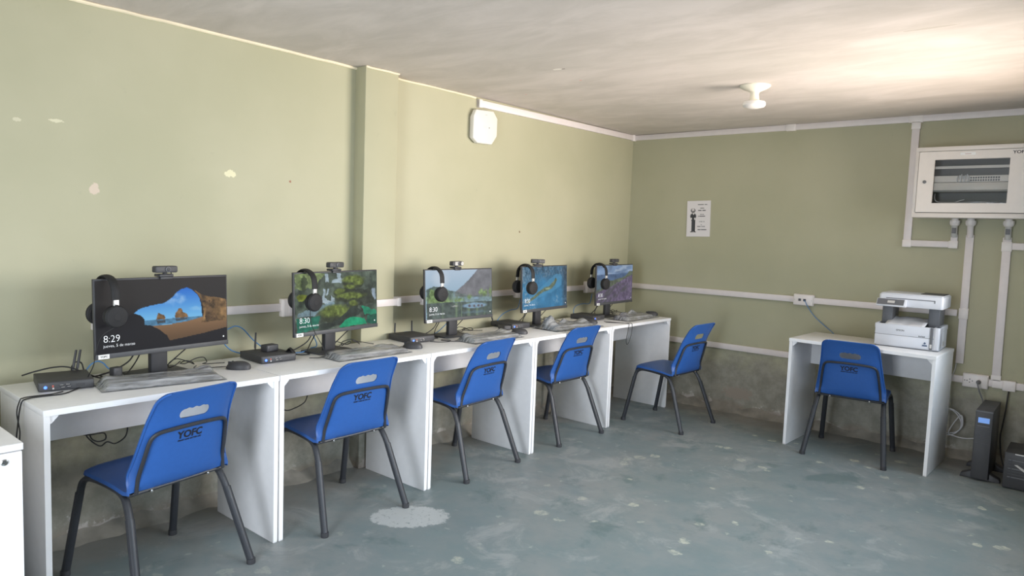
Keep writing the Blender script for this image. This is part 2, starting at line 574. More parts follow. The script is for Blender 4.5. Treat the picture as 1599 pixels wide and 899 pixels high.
# bright unpainted bead of plaster where the left wall meets the ceiling
bead = MB()
bead.tube([(0.004 + random.random() * 0.004, y, H - 0.004 - random.random() * 0.004) for y in seq(-6.0, PL, 0.08)], 0.008, 6)
structure(bead.build('trim_1', pm('cream plaster', (236, 224, 196), 0.8, var=0.08, scale=6)))
b2 = MB()
b2.tube([(PP + 0.002 + random.random() * 0.003, y, H - 0.003 - random.random() * 0.004) for y in seq(PL, PR, 0.03)] +
        [(0.003, y, H - 0.004 - random.random() * 0.004) for y in seq(PR + 0.03, -2.06, 0.06)], 0.006, 6)
structure(b2.build('trim_2', MATS['cream plaster']))

# ------------------------------------------------------------------ cable trunking on the walls
TG = 'white cable trunking on the walls'
def trunk(label, p0, p1, width, depth, normal, parts=(), ends=()):
    """a lidded rectangular duct between p0 and p1 (points on the wall, centre line); normal points into the room"""
    p0, p1, nrm = Vector(p0), Vector(p1), Vector(normal)
    d = (p1 - p0)
    Ln = d.length
    d.normalize()
    s = d.cross(nrm)
    root = thing('cable_trunking', label, 'cable trunking', p0, 0, TG)
    def fr(a, b, c):                                     # along, across, out
        return d * a + s * b + nrm * c
    def bar(a0, a1, b0, b1, c0, c1):
        return MB().box(a0, a1, b0, b1, c0, c1).xf(lambda v: fr(v.x, v.y, v.z))
    h = width / 2
    bar(0, Ln, -h + 0.0015, h - 0.0015, 0, depth * 0.72).build('channel', PVC, root)
    bar(0, Ln, -h, h, depth * 0.60, depth).build('lid', PVC, root, bevel=0.002)
    for a0, a1 in parts:
        bar(a0, a1, -h - 0.004, h + 0.004, 0, depth + 0.004).build('joint_cover', PVC2, root, bevel=0.002)
    return root
LX, BY = (1, 0, 0), (0, -1, 0)
ZM = 0.969
trunk('trunking on the left wall between the beach cave and mossy waterfall monitors', (0, -4.36, ZM + 0.004), (0, PL, ZM), 0.042, 0.022, LX)
trunk('short bright trunking across the face of the pillar beside the mossy waterfall monitor', (PP, PL + 0.002, ZM), (PP, -2.774, ZM), 0.042, 0.022, LX, [(0.245, 0.272)])
trunk('shaded trunking on the left wall running from the pillar to the corner', (0, PR, ZM), (0, -0.024, ZM), 0.042, 0.022, LX)
trunk('trunking under the ceiling on the left wall from the wireless access point', (0, -2.045, 2.265), (0, 0, 2.282), 0.046, 0.024, LX, [(0, 0.03), (2.0, 2.045)])
trunk('long trunking under the ceiling along the back wall', (0.0, 0, 2.281), (XR, 0, 2.289), 0.044, 0.022, BY, [(0, 0.03), (1.36, 1.43), (2.2, 2.285)])
trunk('trunking along the back wall at desk height, ending beside the printer', (0.0, 0, ZM), (2.58, 0, 0.977), 0.045, 0.022, BY, [(0, 0.03)])
trunk('low trunking along the back wall behind the printer desk and the power supply', (0.02, 0, 0.534), (XR, 0, 0.536), 0.046, 0.022, BY, [(2.79, 2.86)])
trunk('upright trunking from the ceiling down the left side of the wall cabinet', (2.246, 0, 2.266), (2.246, 0, 1.412), 0.048, 0.022, BY, [(0.0, 0.05), (0.81, 0.86)])
trunk('short level trunking below the left corner of the wall cabinet', (2.272, 0, 1.433), (2.55, 0, 1.433), 0.042, 0.022, BY, [(0.225, 0.278)])
trunk('stub of trunking rising to the leftmost cable gland under the wall cabinet', (2.526, 0, 1.455), (2.526, 0, 1.50), 0.040, 0.022, BY)
trunk('upright trunking from the middle gland down past the right side of the printer', (2.615, 0, 1.50), (2.618, 0, 0.64), 0.046, 0.022, BY, [(0.49, 0.56)])
trunk('upright trunking from the right gland down to the low socket by the power supply', (2.82, 0, 1.49), (2.828, 0, 0.557), 0.048, 0.022, BY, [(0.03, 0.09), (0.90, 0.935)])
trunk('level trunking leaving the right gland towards the edge of the photo', (2.846, 0, 1.434), (XR, 0, 1.438), 0.044, 0.022, BY)
o = MB().box(-0.035, 0.035, -0.04, 0, -0.035, 0.032).build('junction_box', PVC2, bevel=0.004)
o.location = (2.903, 0, 0.535)
tag(o, 'small white junction piece on low trunking with a black cable dropping out', 'junction box')

# ------------------------------------------------------------------ wall sockets
def socket(label, loc, rz, w=0.125, h=0.095, kind='data', plug=False):
    """surface box; local x out of the wall, y along it"""
    t = thing('wall_socket', label, 'socket', loc, rz, 'wall sockets on the trunking')
    MB().box(0, 0.036, -w / 2, w / 2, -h / 2, h / 2).build('back_box', PVC2, t, bevel=0.005)
    fp = MB().box(0.036, 0.044, -w / 2 + 0.004, w / 2 - 0.004, -h / 2 + 0.004, h / 2 - 0.004).build('faceplate', PVC2, t, bevel=0.003)
    if kind == 'data':
        for y in (-0.024, 0.012):
            MB().box(0.0435, 0.0455, y - 0.010, y + 0.010, -0.009, 0.009).build('data_port', DARKP, fp)
        for y in (-w / 2 + 0.012, w / 2 - 0.012):
            MB().lathe([(0.003, 0.044), (0.003, 0.046)], 8, (0, y, 0), 'x').build('screw', GREYTUBE, fp)
    elif kind == 'power':
        for y, z in ((-0.045, 0), (-0.030, 0.010), (-0.030, -0.010), (-0.015, 0), (-0.058, 0.0)):
            MB().lathe([(0.0035, 0.0435), (0.0035, 0.0455)], 8, (0, y, z), 'x').build('socket_hole', DARKP, fp)
    else:
        MB().box(0.044, 0.047, -0.03, 0.03, -0.03, 0.03).build('socket_insert', PVC, fp, bevel=0.002)
    if plug:
        MB().lathe([(0.010, 0.044), (0.014, 0.055), (0.012, 0.080), (0.005, 0.095)], 12, (0, 0.022, 0), 'x').build('plug', GREYINK, t, smooth=True)
    return t
socket('white wall socket peeking out left of the beach cave monitor', (0, -4.365, 0.972), 0, 0.11, kind='blank')
socket('white wall socket left of the mossy waterfall monitor', (0, -3.450, 0.968), 0, 0.13, kind='blank')
socket('white wall socket mostly hidden behind the lake and mountain monitor', (0, -2.455, 0.974), 0, 0.12, kind='blank')
socket('white wall socket behind the headphones of the blue shoreline monitor', (0, -1.535, 0.975), 0, 0.12, kind='blank')
socket('white wall socket left of the purple hillside monitor', (0, -0.625, 0.972), 0, 0.13, kind='blank')
socket('white data socket on the back wall with a blue cable plugged in', (1.580, 0, 0.974), R(-90), 0.15, 0.085, 'data')
socket('low white power socket on the back wall with a grey plug', (2.718, 0, 0.537), R(-90), 0.145, 0.092, 'power', True)

# ------------------------------------------------------------------ wireless access point, ceiling lamp holder, notice
ap = thing('access_point', 'white eight-sided wireless access point high on the left wall', 'access point', (0.0, -1.998, 2.11))
oc = [(-0.119, 0.062), (-0.119, -0.084), (-0.073, -0.113), (0.068, -0.109), (0.117, -0.047), (0.118, 0.071), (0.076, 0.117), (-0.096, 0.107)]
oc = oc[::-1]
MB().prism([(a * 0.9, b * 0.9) for a, b in oc], 0.0, 0.012, 'x').build('wall_bracket', PVC2, ap)
apm = pm('bright white plastic', (226, 223, 216), 0.4, var=0.01)
MB().prism(oc, 0.012, 0.046, 'x').build('housing', apm, ap, bevel=0.006)
MB().lathe([(0.004, 0.046), (0.004, 0.0475)], 10, (0, 0.035, 0.0), 'x').build('status_light', GREYINK, ap)
lettering('lettering', 'YOFC', 0.016, lambda x, y: (0.0466, -0.03 + x, -0.004 + y), pm('pale grey print', (205, 205, 202), 0.5), ap)
MB().box(0.046, 0.047, -0.012, 0.012, 0.08, 0.084).build('seam_mark', GREYTUBE, ap)

lh = thing('lamp_holder', 'cream porcelain lamp holder with a flat white lamp on the ceiling', 'ceiling lamp', (1.685, -1.48, H))
MB().lathe([(0.086, 0.0), (0.086, -0.006), (0.070, -0.017), (0.030, -0.034), (0.026, -0.038)], 32).build('rose', PORC, lh, smooth=True)
MB().lathe([(0.026, -0.034), (0.023, -0.050), (0.025, -0.066), (0.029, -0.088), (0.027, -0.092)], 24).build('neck', PORC, lh, smooth=True)
MB().lathe([(0.030, -0.088), (0.060, -0.092), (0.064, -0.098), (0.064, -0.113), (0.058, -0.120), (0.030, -0.128), (0.004, -0.130)], 32).build('lamp', pm('white lamp glass', (244, 238, 232), 0.35, var=0.01), lh, smooth=True)

# ------------------------------------------------------------------ desks
DW, DD, DH = 0.8979, 0.5102, 0.75
XF = 0.6153                                             # front of the row of desks
YE = -0.2887                                            # right end of the row
STN = ['beach cave', 'mossy waterfall', 'lake and mountain', 'blue shoreline', 'purple hillside']
def make_desk(label, loc, rz):
    """local x runs from back to front (front at DD), y along the desk (0 .. DW)"""
    t = thing('computer_desk', label, 'desk', loc, rz, 'white laminate desks')
    w = DW - 0.004
    top = MB().box(0, DD, 0, w, DH - 0.022, DH).build('desktop', WHITE, t, bevel=0.0015)
    MB().box(DD, DD + 0.0012, 0.001, w - 0.001, DH - 0.0215, DH - 0.0005).build('edge_band', EDGE, top)
    for y in (0.002, w - 0.022):
        p = MB().box(0.004, DD - 0.004, y, y + 0.02, 0.0, DH - 0.022).build('side_panel', WHITE, t, bevel=0.001)
        MB().box(DD - 0.004, DD - 0.0028, y + 0.0005, y + 0.0195, 0.006, DH - 0.023).build('edge_band', EDGE, p)
    MB().box(0.100, 0.118, 0.022, w - 0.022, 0.53, DH - 0.022).build('apron_panel', WHITE, t, bevel=0.001)
    for y, s in ((0.022, 1), (w - 0.022, -1)):
        tri = [(y, DH - 0.022), (y, DH - 0.052), (y + s * 0.006, DH - 0.052), (y + s * 0.028, DH - 0.028), (y + s * 0.028, DH - 0.022)]
        MB().prism(tri if s > 0 else tri[::-1], DD - 0.040, DD - 0.012, 'x').build('corner_bracket', EDGE, t)
    return t
for i in range(5):
    lab = ['white desk with the beach cave monitor, leftmost of the row', 'white desk with the mossy waterfall monitor, second of the row',
           'white desk with the lake and mountain monitor, middle of the row', 'white desk with the blue shoreline monitor, fourth of the row',
           'white desk with the purple hillside monitor, nearest the corner'][i]
    make_desk(lab, (XF - DD, YE - (5 - i) * DW + 0.002, 0), 0)
# the printer desk: its front faces -y, turned by two degrees
pd_rot = -0.0353
pdx, pdy = 1.6866, -0.6115
ux, uy = math.cos(pd_rot), math.sin(pd_rot)
bx, by = pdx - uy * DD, pdy + ux * DD                   # back left corner
make_desk('white desk standing apart at the back wall with the printer on it', (bx, by, 0), pd_rot - math.pi / 2)

# white cupboard at the left edge of the photo
cb = thing('storage_cupboard', 'white low cupboard with a lock at the left edge, beside the first desk', 'cupboard', (0.50, -5.225, 0))
MB().box(-0.43, 0.448, -0.294, 0.294, 0.03, 0.728).build('carcass', WHITE, cb, bevel=0.001)
MB().box(-0.42, 0.42, -0.285, 0.285, 0.0, 0.03).build('plinth', DARKP, cb)
MB().box(-0.44, 0.462, -0.301, 0.301, 0.729, 0.75).build('top', WHITE, cb, bevel=0.002)
dr = MB().box(0.450, 0.466, 0.003, 0.296, 0.035, 0.727).build('door', EDGE, cb, bevel=0.001)
dl = MB().box(0.450, 0.466, -0.296, -0.001, 0.035, 0.727).build('door', EDGE, cb, bevel=0.001)
MB().lathe([(0.0095, 0.466), (0.0095, 0.470), (0.007, 0.4715), (0.007, 0.469), (0.001, 0.469)], 20, (0, 0.252, 0.703), 'x').build('lock', CHROME, dr, smooth=True)
MB().box(0.4692, 0.4705, 0.2505, 0.2535, 0.698, 0.708).build('keyhole', DARKP, dr)

# ------------------------------------------------------------------ chairs (local x right, y forward, rear feet at y = 0)
BACK = [(0.412, 0.115), (0.435, 0.098), (0.47, 0.086), (0.52, 0.074), (0.57, 0.063), (0.62, 0.051), (0.67, 0.037), (0.72, 0.020), (0.755, 0.005), (0.789, -0.014)]
BZ = [p[0] for p in BACK]
BV = [p[1] for p in BACK]
def back_mid(z):
    return float(np.interp(z, BZ, BV))
def back_half(z):
    w = float(np.interp(z, [0.41, 0.46, 0.55, 0.65, 0.74, 0.80], [0.212, 0.209, 0.194, 0.180, 0.170, 0.166]))
    zt, r = 0.789, 0.042
    if z > zt - r:
        k = min(1.0, (z - (zt - r)) / r)
        w = w - r + math.sqrt(max(0.0, 1 - k * k)) * r
    return w
def back_v(u, z):
    t = abs(u) / 0.195
    return back_mid(z) + (0.010 * t ** 2 + 0.030 * t ** 5) * min(1.0, (0.80 - z) / 0.2 + 0.35)
def chair_shell(parent):
    rows = []
    nt = 22
    ts = [-1 + 2 * i / nt for i in range(nt + 1)]
    ts = [math.copysign(abs(t) ** 0.85, t) for t in ts]
    seat = [(0.444, 0.404), (0.448, 0.415), (0.449, 0.427), (0.440, 0.436), (0.415, 0.441), (0.37, 0.439), (0.31, 0.434), (0.25, 0.428), (0.20, 0.421), (0.165, 0.414), (0.138, 0.409)]
    for v, z in seat:
        k = (v - 0.13) / 0.32
        hw = 0.212 - 0.010 * k
        if v > 0.40:
            q = min(1.0, (v - 0.40) / 0.05)
            hw = hw - 0.05 + 0.05 * math.sqrt(max(0, 1 - q * q * 0.92))
        row = []
        for t in ts:
            dz = 0.006 * t * t * (1 - k) - 0.010 * abs(t) ** 6 * k
            row.append((hw * t, v + 0.012 * (1 - t * t) * max(0, k - 0.8) * 5 * 0.3, z + dz))
        for q, e_ in ((0, -1), (-1, 1)):
            a_, b_, c_ = row[q]
            row.insert(0 if q == 0 else len(row), (a_ + e_ * 0.004, b_, c_ - 0.013))
        rows.append(row)
    zs = [0.412, 0.422, 0.437, 0.455, 0.48, 0.51, 0.54, 0.57, 0.60, 0.63, 0.655, 0.68, 0.705, 0.728, 0.747, 0.760, 0.770, 0.778, 0.784, 0.7875, 0.789]
    for z in zs:
        hw = max(back_half(z), 0.10)
        row = []
        for t in ts:
            u = hw * t
            blend = min(1.0, (z - 0.412) / 0.06)
            v = back_mid(z) * (1 - blend) + back_v(u, z) * blend
            row.append((u, v, z + 0.006 * t * t * (1 - blend)))
        for q, e_ in ((0, -1), (-1, 1)):
            a_, b_, c_ = row[q]
            row.insert(0 if q == 0 else len(row), (a_ + e_ * 0.004, b_ - 0.011 * blend, c_ - 0.013 * (1 - blend)))
        rows.append(row)
    m = MB()
    nt += 2
    n = nt + 1
    vs = [p for r_ in rows for p in r_]
    fs = [(i * n + j, i * n + j + 1, (i + 1) * n + j + 1, (i + 1) * n + j) for i in range(len(rows) - 1) for j in range(nt)]
    me = bpy.data.meshes.new('seat_shell')
    me.from_pydata(vs, [], fs)
    bm = bmesh.new(); bm.from_mesh(me)
    bmesh.ops.recalc_face_normals(bm, faces=bm.faces)
    bmesh.ops.solidify(bm, geom=bm.faces[:], thickness=0.006)
    bmesh.ops.recalc_face_normals(bm, faces=bm.faces)
    bm.to_mesh(me); bm.free()
    me.materials.append(BLUE)
    o = bpy.data.objects.new('seat_shell', me)
    COL.objects.link(o)
    # hand hole with finger scallops on its upper rim
    out = []
    a, zc, r = 0.064, 0.690, 0.019
    for k in range(9):
        an = R(90 + 180 * k / 8)
        out.append((-a + r + r * math.cos(an), zc + r * math.sin(an)))
    for k in range(9):
        an = R(-90 + 180 * k / 8)
        out.append((a - r + r * math.cos(an), zc + r * math.sin(an)))
    top = []
    for k in range(1, 24):
        u = a - r - (2 * a - 2 * r) * k / 24
        top.append((u, zc + r + 0.004 * math.sin((u + a - r) / (2 * a - 2 * r) * math.pi * 3) ** 2 - 0.001))
    out += top
    cut = MB().prism(out, -0.15, 0.2, 'y').build('cutter', BLUE)
    mod = o.modifiers.new('hole', 'BOOLEAN')
    mod.operation = 'DIFFERENCE'
    mod.object = cut
    mod.solver = 'EXACT'
    dg = bpy.context.evaluated_depsgraph_get()
    me2 = bpy.data.meshes.new_from_object(o.evaluated_get(dg))
    o.modifiers.clear()
    o.data = me2
    me2.name = 'seat_shell'
    me2.shade_smooth()
    me2.set_sharp_from_angle(angle=R(48))
    bpy.data.objects.remove(cut)
    o.parent = parent
    return o
def make_chair():
    t = thing('school_chair', 'x', 'chair', group='blue plastic chairs with black legs')
    sh = chair_shell(t)
    for s in (-1, 1):
        rail = spline([(s * 0.207, 0.437, 0.34), (s * 0.203, 0.424, 0.385), (s * 0.199, 0.396, 0.407), (s * 0.197, 0.35, 0.413), (s * 0.196, 0.27, 0.409),
                       (s * 0.196, 0.20, 0.400), (s * 0.198, 0.158, 0.385), (s * 0.202, 0.132, 0.355), (s * 0.207, 0.108, 0.31)], 4)
        MB().tube(rail, 0.0145, 10, ry=0.0125).build('side_rail', BLACKM, t, smooth=True)
        for nm, pts in (('leg', [(s * 0.207, 0.437, 0.345), (s * 0.230, 0.505, 0.012)]), ('leg', [(s * 0.207, 0.109, 0.315), (s * 0.243, 0.0, 0.012)])):
            lg = MB().tube(pts, 0.0165, 10, ry=0.0145).build(nm, BLACKM, t, smooth=True)
            e = Vector(pts[1])
            MB().lathe([(0.0175, 0.0), (0.0185, 0.004), (0.0180, 0.022)], 12, (e.x, e.y, 0)).build('foot_cap', BLACKP, lg, smooth=True)
    MB().tube([(-0.203, 0.128, 0.398), (0.203, 0.128, 0.398)], 0.008, 8).build('cross_bar', BLACKM, t, smooth=True)
    hoop = []
    for s, seqn in ((-1, [(0.185, 0.405), (0.180, 0.46), (0.171, 0.54), (0.163, 0.595), (0.153, 0.620), (0.130, 0.634), (0.08, 0.639)]),):
        left = [(s * a, b) for a, b in seqn]
        right = [(a, b) for a, b in seqn][::-1]
        hoop = left + [(0.0, 0.641)] + right
    pts = [(u, back_v(u, z) - 0.016 if z > 0.42 else 0.105, z) for u, z in hoop]
    MB().tube(spline(pts, 5), 0.0075, 8).build('back_hoop', BLACKM, t, smooth=True)
    for s in (-0.12, 0.12):
        MB().lathe([(0.006, 0.0), (0.006, 0.004), (0.002, 0.006)], 8, (s, 0.118, 0.396), 'y').xf(lambda p: Vector((p.x, 0.236 - p.y - 0.004, p.z))).build('screw', CHROME, t)
    lettering('lettering', 'YOFC', 0.040, lambda x, y: (-0.004 + x, back_v(-0.004 + x, 0.590 + y) - 0.0075, 0.590 + y), INK, sh, bold=0.0013, align='CENTER')
    lettering('lettering', 'SMART LINK BETTER LIFE', 0.0088, lambda x, y: (-0.004 + x, back_v(-0.004 + x, 0.578 + y) - 0.0075, 0.578 + y), INK, sh, bold=0.0003, align='CENTER')
    return t
CHAIRS = [(0.754, -4.304, 3.320), (0.713, -3.464, 3.151), (0.673, -2.513, 3.208), (0.654, -1.587, 3.111), (1.093, -0.701, 3.096), (2.108, -0.720, 1.652)]
CLAB = ['blue chair nearest the camera at the beach cave desk', 'blue chair at the mossy waterfall desk, by the white floor patch',
        'blue chair at the lake and mountain desk, middle of the row', 'blue chair at the blue shoreline desk, fourth in the row',
        'blue chair pulled out from the last desk in front of the back wall', 'blue chair seen from behind at the printer desk']
proto = make_chair()
for i, (x, y, a) in enumerate(CHAIRS):
    c = proto if i == 0 else copy_tree(proto)
    c.location = (x, y, 0)
    c.rotation_euler = (0, 0, a - math.pi / 2)
    c['label'] = CLAB[i]

# ------------------------------------------------------------------ pictures shown on the screens (flat print, one colour for each point of a fine grid)
def vnoise(x, y, seed):
    rs = np.random.RandomState(seed)
    g = rs.rand(64, 64)
    xi, yi = np.floor(x).astype(int), np.floor(y).astype(int)
    fx, fy = x - xi, y - yi
    fx, fy = fx * fx * (3 - 2 * fx), fy * fy * (3 - 2 * fy)
    a, b = g[yi % 64, xi % 64], g[yi % 64, (xi + 1) % 64]
    c, d = g[(yi + 1) % 64, xi % 64], g[(yi + 1) % 64, (xi + 1) % 64]
    return (a * (1 - fx) + b * fx) * (1 - fy) + (c * (1 - fx) + d * fx) * fy
def fbm(x, y, s, seed, octv=4):
    o, amp, tot = 0, 1, 0
    for k in range(octv):
        o = o + amp * vnoise(x * s * 2 ** k + 7 * k, y * s * 2 ** k + 3 * k, seed + k)
        tot += amp
        amp *= 0.55
    return o / tot
class Pic:
    def __init__(s, nx, ny, quad, base):
        s.nx, s.ny = nx, ny
        s.u, s.v = np.meshgrid(np.linspace(0, 1, nx + 1), np.linspace(0, 1, ny + 1))      # v downwards
        s.q = quad
        s.px = np.zeros((ny + 1, nx + 1, 3)) + np.array(base, float)
        s.X = s.u * 1.8
        s.Y = s.v
    def uv(s, x, y):
        (ax, ay), (bx_, by_), (cx, cy), (dx, dy) = s.q
        u = (x - ax) / (bx_ - ax)
        t = ay + (by_ - ay) * u
        b = dy + (cy - dy) * u
        return u, (y - t) / (b - t)
    def n(s, sc, seed, o=4):
        return fbm(s.X + 3, s.Y + 5, sc, seed, o)
    def wob(s, amt, sc, seed):
        return s.u + (s.n(sc, seed) - 0.5) * amt / 1.8, s.v + (s.n(sc, seed + 31) - 0.5) * amt
    def poly(s, pts, rough=0.0, sc=12, seed=1):
        pts = [s.uv(*p) for p in pts]
        U, V = s.wob(rough, sc, seed) if rough else (s.u, s.v)
        inside = np.zeros(U.shape, bool)
        n = len(pts)
        for i in range(n):
            x0, y0 = pts[i]
            x1, y1 = pts[(i + 1) % n]
            c = ((y0 > V) != (y1 > V)) & (U < (x1 - x0) * (V - y0) / ((y1 - y0) if abs(y1 - y0) > 1e-9 else 1e-9) + x0)
            inside ^= c
        return inside.astype(float)
    def ell(s, x, y, rx, ry, rough=0.0, sc=9, seed=1, soft=0.1):
        u, v = s.uv(x, y)
        ru = rx / (s.q[1][0] - s.q[0][0])
        rv = ry / (s.q[3][1] - s.q[0][1])
        U, V = s.wob(rough, sc, seed) if rough else (s.u, s.v)
        d = np.sqrt(((U - u) / ru) ** 2 + ((V - v) / rv) ** 2)
        return np.clip((1 + soft - d) / (2 * soft), 0, 1)
    def put(s, mask, col, var=0.0, sc=20, seed=5):
        c = np.array(col, float) + np.zeros_like(s.px)
        if var:
            c = c * (1 + (s.n(sc, seed) - 0.5) * 2 * var)[..., None]
        s.px = s.px * (1 - mask[..., None]) + c * mask[..., None]
    def grad(s, mask, c0, c1, k):
        c = np.array(c0, float) * (1 - k[..., None]) + np.array(c1, float) * k[..., None]
        s.px = s.px * (1 - mask[..., None]) + c * mask[..., None]

def pic_cave():
    p = Pic(230, 128, [(72, 170), (1003, 131), (1004, 598), (92, 690)], (47, 45, 44))
    p.put(np.clip((p.v - 0.30) * 2, 0, 1), (30, 30, 34))
    sky = [(318, 400), (345, 378), (380, 360), (440, 343), (500, 335), (535, 322), (575, 290), (615, 250), (650, 226), (690, 215), (730, 228), (765, 262), (790, 300), (805, 360), (805, 440), (700, 470), (430, 500), (380, 480), (385, 440), (360, 415)]
    m = p.poly(sky, 0.02, 14, 3)
    p.grad(m, (40, 110, 205), (120, 190, 235), np.clip((p.v - 0.15) / 0.45, 0, 1))
    p.put(m * np.clip(p.ell(610, 300, 70, 30, 0.12, 9, 8, 0.5) * (p.n(14, 9) - 0.25) * 1.6, 0, 1), (190, 215, 240))
    p.put(m * np.clip(p.ell(760, 360, 50, 14, 0.1, 9, 18, 0.5) * 0.5, 0, 1), (150, 200, 235))
    sea = p.poly([(380, 452), (810, 420), (810, 450), (700, 462), (440, 492), (385, 488)], 0.01, 10, 4)
    p.put(sea, (80, 130, 165), 0.25, 25, 6)
    rock1 = p.poly([(468, 448), (472, 420), (482, 398), (492, 396), (500, 408), (520, 415), (532, 430), (530, 446)], 0.02, 20, 7)
    rock2 = p.poly([(600, 436), (605, 400), (620, 385), (630, 366), (648, 366), (660, 390), (690, 405), (697, 428), (660, 434)], 0.02, 20, 9)
    p.put(np.maximum(rock1, rock2), (120, 92, 60), 0.45, 22, 12)
    p.put(p.poly([(470, 452), (530, 450), (532, 468), (475, 476)], 0.01, 15, 5) * 0.8, (60, 60, 62))
    p.put(p.poly([(603, 438), (695, 432), (690, 446), (610, 460)], 0.01, 15, 5) * 0.8, (60, 66, 72))
    sand = p.poly([(425, 494), (560, 482), (700, 458), (800, 430), (1010, 440), (1010, 502), (800, 550), (560, 598), (540, 560), (505, 535), (470, 510)], 0.01, 12, 6)
    p.grad(sand, (140, 108, 78), (100, 78, 56), np.clip((p.v - 0.62) / 0.25, 0, 1))
    rk = p.poly([(750, 232), (800, 262), (860, 280), (930, 285), (1010, 300), (1010, 458), (930, 455), (800, 470), (815, 430), (818, 380), (805, 320), (780, 275)], 0.02, 14, 10)
    p.put(rk, (122, 96, 64), 0.75, 11, 14)
    p.put(rk * p.poly([(840, 330), (880, 350), (900, 400), (940, 450), (830, 465)], 0.05, 10, 15), (92, 72, 50), 0.5, 18, 16)
    p.put(rk * np.clip((p.n(16, 21) - 0.60) * 7, 0, 1), (60, 50, 40))
    p.put(p.poly([(385, 482), (430, 486), (475, 512), (510, 540), (545, 560), (555, 610), (92, 700), (72, 500), (320, 400), (360, 415), (385, 440)], 0.025, 16, 11), (31, 31, 34))
    return p.px
def pic_moss():
    p = Pic(180, 100, [(128, 166), (943, 146), (947, 690), (142, 765)], (74, 84, 74))
    p.put(np.ones_like(p.u), (78, 88, 78), 0.55, 9, 2)
    p.put(p.poly([(128, 160), (400, 160), (360, 250), (250, 330), (128, 330)], 0.15, 8, 3), (120, 136, 92), 0.45, 14, 4)
    p.put(p.ell(190, 400, 50, 35, 0.1, 9, 5), (112, 122, 58), 0.4, 15, 6)
    p.put(p.ell(205, 250, 22, 80, 0.2, 9, 7) * 0.8, (60, 68, 54))
    for pts in ([(405, 165), (435, 165), (440, 250), (410, 250)], [(480, 235), (585, 215), (560, 265), (470, 262)], [(520, 165), (560, 165), (560, 230), (530, 230)],
                [(385, 320), (410, 330), (405, 400), (430, 440), (490, 460), (440, 480), (380, 470)], [(430, 310), (450, 320), (430, 390), (415, 380)], [(470, 390), (495, 420), (500, 455), (460, 450)]):
        p.put(p.poly(pts, 0.05, 12, 8) * 0.85, (170, 188, 200), 0.2, 20, 9)
    p.put(p.poly([(150, 560), (330, 500), (480, 460), (500, 480), (360, 540), (300, 590), (150, 600)], 0.08, 9, 10) * 0.8, (122, 148, 160), 0.3, 20, 11)
    p.put(p.poly([(880, 330), (925, 325), (940, 440), (900, 455)], 0.05, 9, 12) * 0.85, (150, 165, 182), 0.2, 18, 13)
    p.put(p.poly([(600, 330), (860, 330), (940, 480), (700, 500)], 0.05, 8, 14), (62, 68, 58), 0.4, 12, 15)
    for x, y, rx, ry in ((690, 235, 115, 60), (740, 265, 60, 40), (650, 310, 62, 40), (550, 350, 60, 38), (660, 400, 158, 46), (690, 480, 48, 46), (505, 560, 150, 86)):
        m = p.ell(x, y + ry * 0.35, rx, ry, 0.06, 8, int(x))
        p.put(m, (56, 62, 48), 0.35, 15, 16)
        m = p.ell(x, y - ry * 0.1, rx * 0.95, ry * 0.72, 0.07, 9, int(x) + 1, 0.25)
        p.put(m, (100, 114, 58), 0.5, 19, 17)
    p.put(p.poly([(350, 690), (520, 640), (700, 500), (780, 560), (740, 600), (560, 690), (380, 745)], 0.05, 8, 18), (52, 60, 54), 0.3, 14, 19)
    p.put(p.poly([(540, 708), (600, 650), (690, 615), (800, 630), (835, 690), (560, 722)], 0.05, 9, 20), (36, 150, 108), 0.25, 12, 21)
    p.put(p.poly([(760, 500), (945, 560), (945, 600), (820, 590)], 0.09, 12, 22) * 0.75, (36, 150, 112), 0.3, 16, 23)
    p.put(p.poly([(140, 620), (360, 600), (340, 720), (145, 770)], 0.05, 9, 24), (40, 112, 92), 0.35, 10, 25)
    p.put(p.poly([(830, 600), (950, 590), (950, 690), (820, 690)], 0.08, 9, 26), (40, 92, 76), 0.4, 12, 27)
    return p.px
